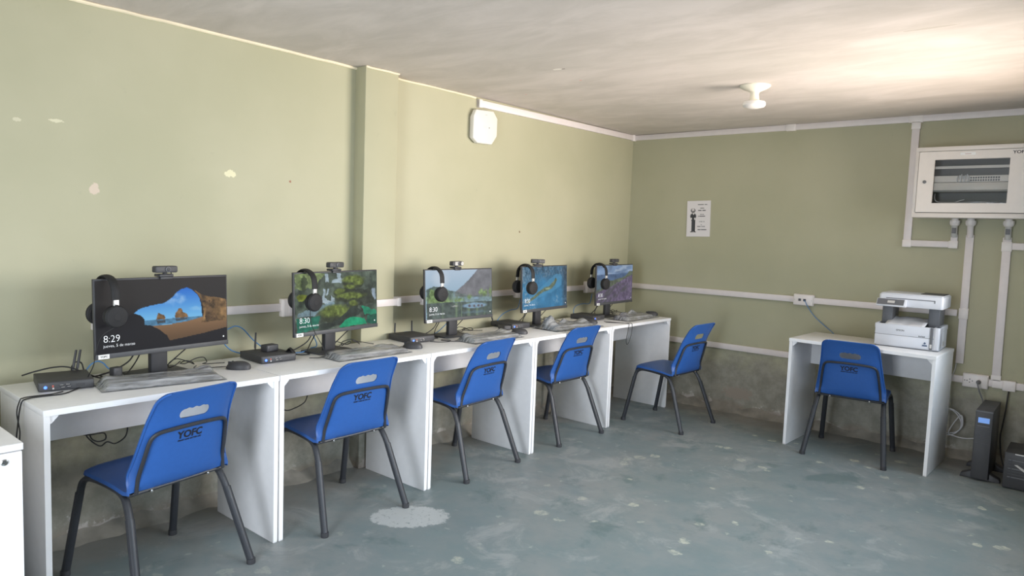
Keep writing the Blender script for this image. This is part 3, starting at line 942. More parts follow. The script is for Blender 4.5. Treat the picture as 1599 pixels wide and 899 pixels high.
def pic_lake():
    p = Pic(150, 84, [(110, 168), (878, 145), (882, 692), (128, 755)], (176, 198, 216))
    p.grad(np.ones_like(p.u), (180, 198, 216), (150, 178, 198), np.clip(p.v * 1.8, 0, 1))
    p.put(p.ell(270, 260, 90, 100, 0.1, 6, 3, 0.4) * 0.5, (205, 214, 224))
    p.put(p.poly([(430, 430), (520, 350), (600, 270), (700, 155), (720, 140), (890, 140), (890, 480), (430, 480)], 0.015, 14, 2), (122, 123, 128), 0.18, 7, 4)
    p.put(p.poly([(120, 400), (200, 350), (300, 380), (450, 420), (600, 470), (890, 450), (890, 560), (120, 560)], 0.04, 12, 5) * (0.55 + 0.45 * (p.u < 0.4)), (104, 122, 116), 0.5, 13, 6)
    for x, y, rx, ry in ((180, 440, 45, 40), (290, 540, 110, 55), (470, 520, 55, 30), (600, 475, 20, 35), (745, 420, 26, 50), (790, 440, 30, 35), (860, 410, 18, 60), (180, 520, 60, 50)):
        p.put(p.ell(x, y, rx, ry, 0.15, 14, int(x), 0.4) * 0.9, (124, 148, 98), 0.5, 20, int(x) + 2)
    p.put(p.poly([(120, 560), (890, 530), (890, 700), (120, 765)], 0.03, 9, 7), (86, 98, 94), 0.35, 10, 8)
    st = fbm(p.X * 14, p.Y * 1.2, 1.0, 9, 3)
    p.put(p.poly([(120, 570), (890, 540), (890, 700), (120, 765)]) * np.clip((st - 0.5) * 4, 0, 0.75), (120, 142, 112))
    p.put(p.ell(665, 585, 145, 34, 0.03, 10, 10, 0.15), (132, 160, 182), 0.2, 18, 11)
    p.put(p.ell(680, 495, 32, 14, 0.03, 10, 12, 0.3), (140, 165, 186))
    for x in (600, 660, 710, 750):
        p.put(p.ell(x, 590, 14, 15, 0.03, 10, 13, 0.3) * 0.8, (92, 78, 78))
    p.put(p.ell(430, 590, 36, 8, 0.05, 10, 13, 0.3) * 0.7, (190, 190, 186))
    p.put(p.ell(650, 660, 150, 18, 0.1, 10, 14, 0.4) * 0.5, (110, 136, 152))
    return p.px
def pic_shore():
    p = Pic(120, 70, [(200, 172), (706, 155), (702, 628), (206, 658)], (66, 126, 166))
    p.put(np.ones_like(p.u), (64, 124, 164), 0.18, 5, 2)
    band = np.clip(1.25 - 3.2 * p.v + 1.2 * (p.n(5, 3) - 0.5) + 0.9 * np.abs(p.u - 0.55), 0, 1)
    p.put(np.clip(band, 0, 1) * 0.8, (72, 98, 118), 0.5, 18, 4)
    p.put(np.clip((p.n(26, 5) - 0.56) * 8, 0, 1) * np.clip(band, 0, 1) * 0.8, (120, 140, 158))
    p.put(np.clip((p.u - 0.86) * 9, 0, 0.85), (64, 78, 92), 0.5, 18, 6)
    p.put(p.poly([(230, 560), (330, 480), (430, 380), (560, 250), (640, 260), (640, 380), (520, 470), (380, 520), (280, 600)], 0.08, 5, 7) * 0.6, (84, 148, 186))
    p.put(np.clip(1.0 - 3.2 * p.u + 0.8 * (p.v - 0.5), 0, 1) * np.clip((p.n(22, 8) - 0.45) * 5, 0, 1), (134, 160, 178))
    p.put(p.poly([(230, 570), (300, 520), (380, 450), (440, 405), (500, 390), (545, 340), (570, 290), (585, 320), (560, 385), (520, 430), (430, 460), (330, 530), (250, 585)], 0.04, 9, 9), (104, 118, 98), 0.4, 16, 10)
    p.put(p.ell(480, 420, 30, 12, 0.05, 9, 11, 0.4), (156, 170, 140))
    p.put(np.clip((p.n(20, 12) - 0.55) * 6, 0, 1) * p.ell(600, 540, 60, 60, 0.2, 6, 13, 0.6) * 0.7, (132, 160, 182))
    return p.px
def pic_hill():
    p = Pic(110, 64, [(257, 157), (648, 142), (638, 562), (252, 588)], (126, 146, 172))
    p.put(np.ones_like(p.u), (116, 138, 168), 0.25, 6, 2)
    p.put(np.clip((fbm(p.X * 3, p.Y * 14, 1, 3, 3) - 0.5) * 5, 0, 1) * (p.v < 0.3) * 0.7, (164, 178, 196))
    p.put(p.poly([(250, 265), (400, 255), (560, 240), (660, 230), (660, 600), (250, 600)], 0.03, 9, 4), (82, 102, 132), 0.25, 10, 5)
    p.put(p.poly([(250, 320), (420, 330), (560, 280), (610, 220), (660, 210), (660, 600), (250, 600)], 0.04, 9, 6), (94, 102, 88), 0.35, 12, 7)
    p.put(p.poly([(250, 470), (380, 420), (520, 330), (660, 250), (660, 600), (250, 600)], 0.06, 8, 8), (100, 90, 112), 0.35, 13, 9)
    st = fbm(p.X * 6 + p.Y * 9, p.Y * 2 - p.X, 1.3, 10, 3)
    p.put(np.clip((st - 0.5) * 4, 0, 0.7) * (p.v > 0.5), (76, 78, 78))
    p.put(p.poly([(255, 300), (330, 280), (340, 400), (255, 440)], 0.1, 8, 11) * 0.6, (84, 108, 136))
    return p.px

def screen_material():
    t = NT('lit display')
    a = t.t.nodes.new('ShaderNodeAttribute')
    a.attribute_name = 'picture'
    t.b.inputs['Base Color'].default_value = (0.01, 0.01, 0.011, 1)
    t.b.inputs['Roughness'].default_value = 0.38
    t.b.inputs['Specular IOR Level'].default_value = 0.04
    t.link(a.outputs['Color'], t.b.inputs['Emission Color'])
    t.b.inputs['Emission Strength'].default_value = 0.92
    return t.m
M_screen = screen_material()
M_screentext = emis('lit white lettering', (210, 213, 216), 0.62)

MW, MH = 0.580, 0.3175
MON = [(0.304, -4.231, 0.110, 1.012, 0.033), (0.296, -3.352, 0.143, 1.019, 0.038), (0.300, -2.455, -0.013, 1.016, 0.061),
       (0.300, -1.595, 0.077, 1.023, 0.043), (0.300, -0.674, 0.039, 1.019, 0.021)]
PICS = [pic_cave, pic_moss, pic_lake, pic_shore, pic_hill]
MLAB = ['black monitor showing a beach seen from a dark cave', 'black monitor showing green mossy rocks and waterfalls', 'black monitor showing a lake below a grey mountain',
        'black monitor showing a blue shoreline from above', 'black monitor showing a purple hillside, nearest the corner']
def make_monitor(i):
    x, y, a, zc, tilt = MON[i]
    t = thing('monitor', MLAB[i], 'monitor', (x, y, DH), a, 'computer monitors on the desks')
    zc -= DH
    def tl(p):
        return Vector((p.x * math.cos(tilt) - p.z * math.sin(tilt), p.y, zc + p.z * math.cos(tilt) + p.x * math.sin(tilt)))
    hw, hh = MW / 2, MH / 2
    MB().box(-0.014, 0.0, -hw, hw, -hh, hh).xf(tl).build('panel_frame', BLACKP, t, bevel=0.002)
    MB().prism(rrect(-hw + 0.06, hw - 0.06, -hh + 0.02, hh - 0.05, 0.03), -0.042, -0.0145, 'x').xf(tl).build('back_housing', BLACKP, t, bevel=0.006)
    bz = 0.020
    MB().box(0.0002, 0.004, -hw, hw, -hh, -hh + bz).xf(tl).build('lower_bezel', DARKP, t, bevel=0.001)
    st = MB().box(0.0042, 0.0047, -hw + 0.010, -hw + 0.052, -hh + 0.001, -hh + 0.0185).xf(tl).build('sticker', STICK, t)
    lettering('sticker_print', 'YOFC', 0.011, lambda u, v: tl(Vector((0.0052, -hw + 0.017 + u, -hh + 0.006 + v))), INK, st, bold=0.0003)
    # picture
    ds = PICS[i]()
    ny, nx = ds.shape[0] - 1, ds.shape[1] - 1
    y0, y1, z0, z1 = -hw + 0.005, hw - 0.005, -hh + bz, hh - 0.007
    me = bpy.data.meshes.new('display')
    vs = [tuple(tl(Vector((0.0012, y0 + (y1 - y0) * c / nx, z1 - (z1 - z0) * r / ny)))) for r in range(ny + 1) for c in range(nx + 1)]
    fs = [(r * (nx + 1) + c, (r + 1) * (nx + 1) + c, (r + 1) * (nx + 1) + c + 1, r * (nx + 1) + c + 1) for r in range(ny) for c in range(nx)]
    me.from_pydata(vs, [], fs)
    s = np.clip(ds.reshape(-1, 3), 0, 255) / 255.0
    l = np.where(s <= 0.04045, s / 12.92, ((s + 0.055) / 1.055) ** 2.4)
    at = me.attributes.new('picture', 'FLOAT_COLOR', 'POINT')
    at.data.foreach_set('color', np.concatenate([l, np.ones((len(l), 1))], 1).astype(np.float32).ravel())
    me.materials.append(M_screen)
    d = bpy.data.objects.new('display', me)
    COL.objects.link(d)
    d.parent = t
    W_, H_ = y1 - y0, z1 - z0
    def at_(u, v):
        return lambda a_, b_: tl(Vector((0.0020, y0 + u * W_ + a_, z1 - v * H_ + b_)))
    lettering('clock_print', '8:29' if i == 0 else '8:30', 0.040, at_(0.045, 0.845), M_screentext, d, spacing=0.97, bold=-0.0007)
    lettering('date_print', 'jueves, 5 de marzo', 0.0165, at_(0.045, 0.915), M_screentext, d, bold=-0.0002)
    MB().lathe([(0.0035, 0.0018), (0.0035, 0.0022)], 10, (0, y1 - 0.018, z0 + 0.018), 'x').xf(tl).build('status_icon', M_screentext, d)
    # stand
    MB().box(-0.080, -0.052, -0.036, 0.036, 0.008, zc - 0.03).build('neck', BLACKP, t, bevel=0.003)
    MB().prism(rrect(-0.052, -0.040, -0.03, 0.03, 0.004), zc - 0.08, zc - 0.02).build('stand_mount', BLACKP, t)
    MB().prism(rrect(-0.155, 0.005, -0.115, 0.115, 0.012), 0.0, 0.009).build('base', DARKP, t, bevel=0.002)
    return t
for i in range(5):
    make_monitor(i)

# ------------------------------------------------------------------ web cameras on the monitors
def mon_pt(i, along, up, out=0.0):
    """point on monitor i: along its width from the centre, up from the centre, out of the screen"""
    x, y, a, zc, t = MON[i]
    n = Vector((math.cos(a), math.sin(a), 0)); e = Vector((-math.sin(a), math.cos(a), 0))
    return Vector((x, y, zc)) + e * along + n * (out * math.cos(t) - up * math.sin(t)) + Vector((0, 0, up * math.cos(t) + out * math.sin(t)))
CAMS = [(-4.230, 0.11, 0), (-3.368, 0.14, 0), (-2.480, 0.06, 1), (-1.693, -0.62, 0), (-0.690, 0.0, 0)]
for i, (y, rz, bright) in enumerate(CAMS):
    p = mon_pt(i, y - MON[i][1], MH / 2)
    t = thing('webcam', ['black web camera on top of the %s monitor', 'black web camera on top of the %s monitor', 'web camera with painted film reflections on the %s monitor', 'black web camera turned aside on the %s monitor', 'black web camera on top of the %s monitor'][i] % STN[i], 'webcam', p, rz, 'web cameras on the monitors')
    MB().box(-0.035, 0.012, -0.030, 0.030, 0.0005, 0.012).build('clip', BLACKP, t, bevel=0.003)
    MB().box(0.003, 0.010, -0.026, 0.026, -0.010, 0.0005).build('clip_lip', BLACKP, t, bevel=0.002)
    MB().lathe([(0.010, 0.011), (0.008, 0.020)], 10, (-0.005, 0, 0)).build('pivot', BLACKP, t)
    b = MB().prism(rrect(-0.048, 0.048, 0.018, 0.046, 0.007), -0.020, 0.012, 'x').build('body', BLACKP, t, bevel=0.003)
    if bright:  # reflections of the film on the face, put in as silver pieces
        MB().box(0.0122, 0.013, -0.030, 0.004, 0.021, 0.043).build('film_reflection', SILVER, b)
        MB().lathe([(0.012, 0.012), (0.012, 0.016)], 16, (0, 0.032, 0.032), 'x').build('film_reflection_disc', SILVER, b)
    MB().lathe([(0.011, 0.012), (0.011, 0.016), (0.0085, 0.0165)], 18, (0, 0.004, 0.032), 'x').build('lens_ring', PRG, b, smooth=True)
    MB().lathe([(0.0085, 0.0165), (0.005, 0.0180), (0.001, 0.0183)], 18, (0, 0.004, 0.032), 'x').build('lens', BLACKP, b, smooth=True)
    MB().tube(spline([(-0.02, 0.030, 0.028), (-0.032, 0.044, 0.012), (-0.034, 0.046, -0.02), (-0.045, 0.04, -0.10), (-0.05, 0.02, -0.2)], 5), 0.002, 6).build('lead', CABLE, t, smooth=True)

# ------------------------------------------------------------------ headphones hung over the upper left corner of each monitor
HPY = [-4.468, -3.562, -2.660, -1.832, -0.915]
def make_headphones():
    t = thing('headphones', 'x', 'headphones', group='headphones hung on the monitors')
    arc = []
    for k in range(19):
        an = math.pi * (1 - k / 18)
        arc.append((0.069 * math.cos(an), 0, -0.060 + 0.066 * math.sin(an)))
    arc = [(-0.071, 0, -0.085)] + arc + [(0.071, 0, -0.085)]
    MB().tube(arc, 0.006, 10, ry=0.017).build('headband', CUSH, t, smooth=True)
    MB().tube([(q[0] * 0.92, q[1], q[2] - 0.006) for q in arc[5:-5]], 0.0045, 8, ry=0.012).build('band_pad', CUSH, t, smooth=True)
    for s in (-1, 1):
        MB().prism(rrect(-0.010, 0.010, -0.112, -0.078, 0.003), s * 0.071 - 0.0045, s * 0.071 + 0.0045, 'x').build('slider', SILVER, t, bevel=0.001)
        MB().tube([(s * 0.072, 0, -0.105), (s * 0.079, 0, -0.125), (s * 0.078, 0, -0.145)], 0.006, 8, ry=0.010).build('yoke', CUSH, t, smooth=True)
        prof = [(0.022, 0.086), (0.040, 0.082), (0.045, 0.075), (0.045, 0.066), (0.040, 0.062)]
        c = MB().lathe([(r, s * h) for r, h in prof], 28, (0, 0, -0.150), 'x').build('ear_cup', CUSH, t, smooth=True)
        MB().lathe([(r, s * h) for r, h in [(0.041, 0.062), (0.044, 0.055), (0.040, 0.046), (0.022, 0.045)]], 28, (0, 0, -0.150), 'x').build('ear_pad', CUSH, c, smooth=True)
        MB().lathe([(r, s * h) for r, h in [(0.017, 0.0865), (0.014, 0.0875), (0.010, 0.0872)]], 20, (0, 0, -0.150), 'x').build('cap_ring', CUSH, c, smooth=True)
    return t
hp = make_headphones()
HCAB = {0: [(0.075, -0.012, -0.192), (0.065, -0.055, -0.225), (0.05, -0.068, -0.29), (0.035, -0.070, -0.34), (0.0, -0.072, -0.385), (-0.04, -0.06, -0.42)],
        1: [(0.075, -0.03, -0.182), (0.085, -0.034, -0.24), (0.085, -0.006, -0.30), (0.10, 0.03, -0.37), (0.10, 0.04, -0.42), (0.06, -0.02, -0.424)],
        2: [(0.088, 0.0, -0.190), (0.02, 0.03, -0.36), (0.0, 0.05, -0.40), (-0.06, 0.0, -0.43)],
        3: [(0.088, 0.0, -0.190), (-0.01, 0.0, -0.34), (-0.05, 0.03, -0.40), (-0.10, 0.0, -0.43)],
        4: [(0.088, 0.0, -0.190), (-0.01, 0.03, -0.34), (-0.05, 0.05, -0.40), (-0.10, 0.02, -0.43)]}
for i in range(5):
    o = hp if i == 0 else copy_tree(hp)
    p = mon_pt(i, HPY[i] - MON[i][1], MH / 2)
    o.location = (p.x - 0.007, p.y, p.z + 0.0055)
    o.rotation_euler = (0, 0, MON[i][2] * 0.4 + (0.08, 0.05, 0.0, -0.06, -0.04)[i])
    o['label'] = 'black headphones hung over the corner of the %s monitor' % STN[i]
for i, o in enumerate([hp] + [x for x in bpy.data.objects if x.name.startswith('headphones.')]):
    if i < 2:
        MB().tube(spline(HCAB[i], 6), 0.0018, 6).build('lead', CABLE, o, smooth=True)

# ------------------------------------------------------------------ mini computers
def make_pc():
    """local x forward (front face at 0), y across, z up"""
    t = thing('mini_computer', 'x', 'computer', group='mini computers on the desks')
    w, d, h = 0.182, 0.205, 0.037
    b = MB().box(-d, 0, -w / 2, w / 2, 0.003, h).build('case', BLACKP, t, bevel=0.003)
    MB().box(0, 0.002, -w / 2 + 0.004, w / 2 - 0.004, 0.006, h - 0.003).build('front_panel', DARKP, t, bevel=0.0008)
    for x in (-d + 0.03, -0.03):
        for y in (-w / 2 + 0.025, w / 2 - 0.025):
            MB().lathe([(0.009, 0.0), (0.009, 0.0032)], 10, (x, y, 0)).build('foot', BLACKP, t)
    MB().lathe([(0.0055, 0.002), (0.0055, 0.0032)], 14, (0, -0.068, 0.018), 'x').build('power_light', LED, t)
    for y, z, ww, hh, m in ((-0.044, 0.021, 0.003, 0.004, REDP), (-0.043, 0.012, 0.003, 0.003, SILVER)):
        MB().box(0.002, 0.0028, y - ww, y + ww, z - hh, z + hh).build('audio_jack', m, t)
    for y, z in ((-0.016, 0.022), (0.004, 0.023), (-0.012, 0.013), (0.008, 0.014)):
        p = MB().box(0.002, 0.0026, y - 0.0075, y + 0.0075, z - 0.0028, z + 0.0028).build('usb_port', INK, t)
        MB().box(0.0026, 0.003, y - 0.006, y + 0.006, z + 0.0006, z + 0.002).build('usb_tongue', SILVER, p)
    MB().box(0.002, 0.0024, 0.030, 0.060, 0.012, 0.024).build('vent_plate', BLACKP, t)
    return t
def antenna(t, y, lean, ln=0.075, x=-0.215):
    MB().tube([(x, y, 0.02), (x - 0.004, y, 0.045)], 0.004, 8).build('antenna_joint', BLACKP, t, smooth=True)
    MB().tube([(x - 0.004, y, 0.042), (x - 0.006, y + lean, 0.042 + ln)], [0.0055, 0.0042], 8, ry=[0.0055, 0.0042]).build('antenna', BLACKP, t, smooth=True)
PCS = [(0.345, -4.620, -0.20), (0.347, -3.722, -0.02), (0.322, -2.778, -0.05), (0.286, -1.835, -0.05), (0.345, -0.955, 0.10)]
pc = make_pc()
pcs = []
for i, (x, y, a) in enumerate(PCS):
    o = pc if i == 0 else copy_tree(pc)
    o.location = (x, y, DH)
    o.rotation_euler = (0, 0, a)
    o['label'] = ['black mini computer on the first desk, left of the %s monitor', 'black mini computer with a power brick on it, left of the %s monitor', 'black mini computer left of the %s monitor',
                  'black mini computer beside a flat black adapter, left of the %s monitor', 'black mini computer left of the %s monitor, nearest the corner'][i] % STN[i]
    pcs.append(o)
antenna(pcs[0], 0.045, 0.012); antenna(pcs[0], 0.060, 0.012)
antenna(pcs[1], -0.004, 0.004); antenna(pcs[2], -0.035, 0.004, 0.05); antenna(pcs[2], 0.075, 0.0, 0.06, -0.19)
antenna(pcs[3], -0.06, -0.02, 0.05)

# ------------------------------------------------------------------ power bricks and adapters
def brick(label, loc, rz, sx, sy, sz, rx=0.0):
    t = thing('power_adapter', label, 'adapter', loc, rz, 'black power adapters')
    MB().box(-sx / 2, sx / 2, -sy / 2, sy / 2, 0, sz).build('case', BLACKP, t, bevel=0.004)
    MB().box(sx / 2, sx / 2 + 0.0006, -sy * 0.3, sy * 0.3, sz * 0.25, sz * 0.75).build('rating_label', DARKP, t)
    MB().tube([(-sx / 2 - 0.012, 0, sz / 2), (-sx / 2, 0, sz / 2)], [0.003, 0.005], 8, ry=[0.003, 0.005]).build('strain_relief', CABLE, t, smooth=True)
    return t
brick('upright black plug adapter between the first mini computer and the beach cave monitor', (0.262, -4.415, DH), 0.3, 0.030, 0.040, 0.052)
brick('black power brick lying on top of the second mini computer', (0.225, -3.700, DH + 0.0375), 0.15, 0.050, 0.068, 0.032)
brick('flat black power brick left of the fourth mini computer', (0.235, -1.950, DH), -0.4, 0.10, 0.052, 0.030)
t = thing('cable_bundle', 'bundle of black cable tied beside the second mini computer', 'cable bundle', (0.300, -3.635, DH))
for k in range(5):
    ph = k * 0.9
    MB().tube(spline([(0.012 * math.sin(ph) - 0.05, 0.010 * math.cos(ph), 0.008 + 0.003 * k), (-0.02 + 0.004 * k, 0.012 * math.sin(ph * 2), 0.030 + 0.004 * k), (0.015, 0.010 * math.cos(ph), 0.045 + 0.003 * k),
                      (0.040, 0.006 * math.sin(ph), 0.026), (0.020 - 0.01 * k, 0.014 * math.cos(ph * 1.7), 0.006)], 6, True), 0.0035, 6, closed=True).build('strand', CABLE, t, smooth=True)

# ------------------------------------------------------------------ keyboards in their clear bags
def make_keyboard():
    t = thing('bagged_keyboard', 'x', 'keyboard', group='keyboards in clear plastic bags')
    k = MB().prism([(-0.065, 0.004), (0.065, 0.004), (0.065, 0.012), (-0.065, 0.022)], -0.212, 0.212, 'y').build('body', DARKP, t, bevel=0.002)
    keys = MB()
    def key(x, y, w):
        z = 0.012 + (0.065 - x) / 0.13 * 0.010
        keys.box(x - 0.007, x + 0.007, y - w / 2, y + w / 2, z - 0.002, z + 0.004)
    for r in range(6):
        x = -0.052 + r * 0.0205
        if r == 5:
            for yy, w in ((-0.20, .02), (-0.178, .02), (-0.155, .02), (-0.085, .105), (-0.015, .02), (0.01, .02), (0.05, .016), (0.07, .016), (0.09, .016), (0.145, .036), (0.183, .017)):
                key(x, yy, w)
        else:
            for c in range(14):
                key(x, -0.2 + c * 0.0185, 0.016)
            for c in range(3):
                key(x, 0.07 + c * 0.019, 0.016)
            for c in range(4):
                key(x, 0.135 + c * 0.0195, 0.017)
    ko = keys.build('keys', KEYM, t)
    ko['kind'] = 'stuff'
    return t
def bag(t, seed, hx=0.088, hy=0.232, crumple=0.008, lift=None):
    rs = np.random.RandomState(seed)
    nx, ny = 22, 52
    xs, ys_ = np.linspace(-hx, hx, nx), np.linspace(-hy, hy, ny)
    X, Y = np.meshgrid(xs, ys_, indexing='ij')
    inner = np.clip(np.minimum((0.076 - np.abs(X)) / 0.018, (0.222 - np.abs(Y)) / 0.02), 0, 1)
    base = 0.003 + inner * (0.0195 + (0.065 - X) / 0.13 * 0.010)
    n = fbm(X * 38 + Y * 9 + 9, Y * 7 + 9, 1, seed, 3)
    Z = base + (np.abs(n - 0.5)) * crumple * 1.3
    if lift:
        for cx, cy, rr, hh in lift:
            d = np.sqrt((X - cx) ** 2 + ((Y - cy)) ** 2) / rr
            Z += hh * np.clip(1 - d * d, 0, 1) ** 2 * (0.5 + 0.9 * fbm(X * 30 + 3, Y * 26 + 5, 1, seed + 5, 2)) 
    eX = X + (fbm(X * 25 + 4, Y * 25 + 8, 1, seed + 9, 2) - 0.5) * 0.012
    vs = [(float(eX[i, j]), float(Y[i, j]), float(Z[i, j])) for i in range(nx) for j in range(ny)]
    fs = [(i * ny + j, (i + 1) * ny + j, (i + 1) * ny + j + 1, i * ny + j + 1) for i in range(nx - 1) for j in range(ny - 1)]
    lo = [(x, y, 0.0008) for x, y in ((-hx, -hy), (hx, -hy), (hx, hy), (-hx, hy))]
    m = MB().add(vs, fs)
    m.add(lo, [(0, 1, 2, 3)])
    m.build('plastic_bag', M_film, t, smooth=True, angle=70)
KBS = [(0.425, -4.300, -0.165), (0.440, -3.268, -0.03), (0.470, -2.350, 0.02), (0.445, -1.495, -0.06), (0.440, -0.590, 0.04)]
kb = make_keyboard()
kbs = []
for i, (x, y, a) in enumerate(KBS):
    o = kb if i == 0 else copy_tree(kb)
    o.location = (x, y, DH)
    o.rotation_euler = (0, 0, a)
    o['label'] = 'keyboard in a clear plastic bag in front of the %s monitor' % STN[i]
    kbs.append(o)
bag(kbs[0], 11, crumple=0.006, lift=[(-0.06, 0.19, 0.05, 0.016), (-0.05, -0.2, 0.06, 0.006)])
bag(kbs[1], 23, crumple=0.006, lift=[(-0.05, 0.12, 0.05, 0.008)])
bag(kbs[2], 37, crumple=0.008, lift=[(-0.05, 0.16, 0.07, 0.012), (-0.06, -0.16, 0.05, 0.012)])
bag(kbs[3], 41, hx=0.115, hy=0.265, crumple=0.012, lift=[(-0.05, -0.16, 0.08, 0.050), (-0.07, 0.02, 0.07, 0.022), (-0.02, 0.18, 0.07, 0.025)])
bag(kbs[4], 59, hx=0.105, hy=0.255, crumple=0.010, lift=[(-0.08, 0.06, 0.08, 0.045), (-0.06, -0.08, 0.08, 0.02)])

# ------------------------------------------------------------------ mice (local x towards the nose)
def make_mouse():
    t = thing('computer_mouse', 'x', 'mouse', group='computer mice on the desks')
    vs, fs = [], []
    n, m = 20, 9
    for j in range(m):
        an = (math.pi / 2) * j / (m - 1)
        for k in range(n):
            a = 2 * math.pi * k / n
            cx = math.cos(a)
            lx = 0.056 * cx
            wy = 0.031 * math.sin(a) * (1 - 0.12 * cx)
            rr = math.cos(an) ** 0.75 if j < m - 1 else 0.02
            h = 0.034 * math.sin(an)
            vs.append((lx * rr - 0.006 * math.sin(an), wy * rr, 0.003 + h))
    for j in range(m - 1):
        for k in range(n):
            k2 = (k + 1) % n
            fs.append((j * n + k, j * n + k2, (j + 1) * n + k2, (j + 1) * n + k))
    fs.append(tuple((m - 1) * n + k for k in range(n)))
    fs.append(tuple(range(n - 1, -1, -1)))
    MB().add(vs, fs).build('shell', BLACKP, t, smooth=True, angle=70)
    MB().prism([(0.052 * math.cos(2 * math.pi * k / 16), 0.028 * math.sin(2 * math.pi * k / 16)) for k in range(16)], 0.0, 0.003).build('sole', DARKP, t)
    MB().lathe([(0.007, -0.003), (0.008, 0.0), (0.007, 0.003)], 14, (0.024, 0, 0.030), 'y').build('wheel', DARKP, t, smooth=True)
    MB().box(0.010, 0.046, -0.0006, 0.0006, 0.020, 0.0335).build('button_seam', INK, t)
    MB().box(-0.052, -0.046, -0.009, 0.009, 0.0195, 0.0225).build('logo_mark', GREYINK, t)
    return t
MICE = [(0.372, -3.942, R(222)), (0.434, -2.955, R(222)), (0.440, -2.040, R(222)), (0.420, -1.190, R(215)), (0.430, -0.285, R(222))]
ms = make_mouse()
MLEAD = [[(0.055, 0, 0.010), (0.10, -0.01, 0.004), (0.18, 0.03, 0.004), (0.20, -0.03, 0.004)],
         [(0.055, 0, 0.010), (0.09, 0.02, 0.004), (0.10, 0.06, 0.004), (0.06, 0.10, 0.004)],
         [(0.055, 0, 0.010), (0.10, 0.0, 0.004), (0.12, 0.03, 0.004), (0.12, 0.10, 0.004)],
         [(0.055, 0, 0.010), (0.08, 0.0, 0.004), (0.09, -0.03, 0.004), (0.11, -0.07, 0.004)],
         [(0.055, 0, 0.010), (0.075, 0.0, 0.004), (0.09, -0.02, 0.004), (0.10, -0.05, 0.004)]]
mice = []
for i, (x, y, a) in enumerate(MICE):
    o = ms if i == 0 else copy_tree(ms)
    o.location = (x, y, DH)
    o.rotation_euler = (0, 0, a)
    o['label'] = 'black mouse right of the keyboard of the %s monitor' % STN[i]
    mice.append(o)
for i, o in enumerate(mice):
    MB().tube(spline(MLEAD[i], 6), 0.0018, 6).build('lead', CABLE, o, smooth=True)

# ------------------------------------------------------------------ loose cables
def cable(name, label, pts, r, mat, group):
    o = MB().tube(spline(pts, 7), r, 7).build(name, mat, smooth=True, angle=80)
    tag(o, label, 'cable', group)
    return o
NB = 'blue network cables'
cable('network_cable', 'blue network cable arching out right of the beach cave monitor', [(0.06, -4.33, 0.95), (0.06, -4.1, 0.90), (0.07, -3.90, 0.862), (0.07, -3.83, 0.889), (0.07, -3.793, 0.899), (0.07, -3.753, 0.88), (0.07, -3.701, 0.823), (0.105, -3.66, 0.775), (0.125, -3.68, 0.768)], 0.003, NETBLUE, NB)
cable('network_cable', 'blue network cable sagging below the corner of the beach cave monitor', [(0.05, -3.96, 0.955), (0.08, -3.92, 0.90), (0.10, -3.884, 0.85), (0.10, -3.861, 0.814), (0.10, -3.829, 0.785), (0.11, -3.79, 0.769), (0.125, -3.76, 0.764)], 0.003, NETBLUE, NB)
cable('network_cable', 'blue network cable loop behind the first mini computer', [(0.10, -4.49, 0.756), (0.10, -4.472, 0.77), (0.10, -4.453, 0.792), (0.10, -4.428, 0.803), (0.10, -4.405, 0.792), (0.10, -4.388, 0.77), (0.12, -4.37, 0.756)], 0.003, NETBLUE, NB)
cable('network_cable', 'blue network cable lying on the desk left of the mossy waterfall stand', [(0.21, -3.62, 0.757), (0.209, -3.568, 0.758), (0.207, -3.511, 0.757), (0.172, -3.45, 0.757), (0.13, -3.40, 0.757), (0.12, -3.36, 0.78), (0.06, -3.42, 0.93)], 0.003, NETBLUE, NB)
cable('network_cable', 'blue network cable bent behind the third mini computer', [(0.12, -2.80, 0.754), (0.115, -2.775, 0.772), (0.11, -2.74, 0.782), (0.11, -2.68, 0.780), (0.12, -2.63, 0.765), (0.13, -2.58, 0.755)], 0.003, NETBLUE, NB)
cable('network_cable', 'blue network cable rising behind the lake and mountain monitor', [(0.16, -2.56, 0.755), (0.12, -2.47, 0.760), (0.12, -2.428, 0.783), (0.12, -2.39, 0.81), (0.10, -2.362, 0.84), (0.06, -2.38, 0.92)], 0.003, NETBLUE, NB)
cable('network_cable', 'blue network cable arching behind the fourth mini computer', [(0.11, -1.89, 0.756), (0.09, -1.861, 0.786), (0.08, -1.794, 0.827), (0.08, -1.711, 0.850), (0.08, -1.633, 0.859), (0.06, -1.58, 0.92)], 0.003, NETBLUE, NB)
cable('network_cable', 'blue network cable arching behind the fifth mini computer', [(0.11, -0.96, 0.756), (0.09, -0.94, 0.805), (0.08, -0.889, 0.835), (0.08, -0.799, 0.846), (0.08, -0.70, 0.845), (0.06, -0.64, 0.92)], 0.003, NETBLUE, NB)
cable('network_cable', 'blue network cable hanging from the back wall socket to the printer desk', [(1.592, -0.05, 0.972), (1.606, -0.062, 0.960), (1.625, -0.05, 0.92), (1.67, -0.04, 0.86), (1.74, -0.035, 0.80), (1.81, -0.03, 0.745), (1.86, -0.03, 0.68)], 0.003, NETBLUE, NB)
BC = 'black cables of the computers'
def bcable(label, pts, r=0.0026):
    return cable('power_cable', label, pts, r, CABLE, BC)
bcable('black cable dropping over the left end of the first desk', [(0.350, -4.57, 0.757), (0.372, -4.605, 0.753), (0.410, -4.655, 0.753), (0.403, -4.725, 0.753), (0.415, -4.765, 0.754), (0.425, -4.786, 0.748), (0.415, -4.792, 0.71), (0.405, -4.795, 0.66), (0.40, -4.80, 0.60), (0.39, -4.80, 0.53)])
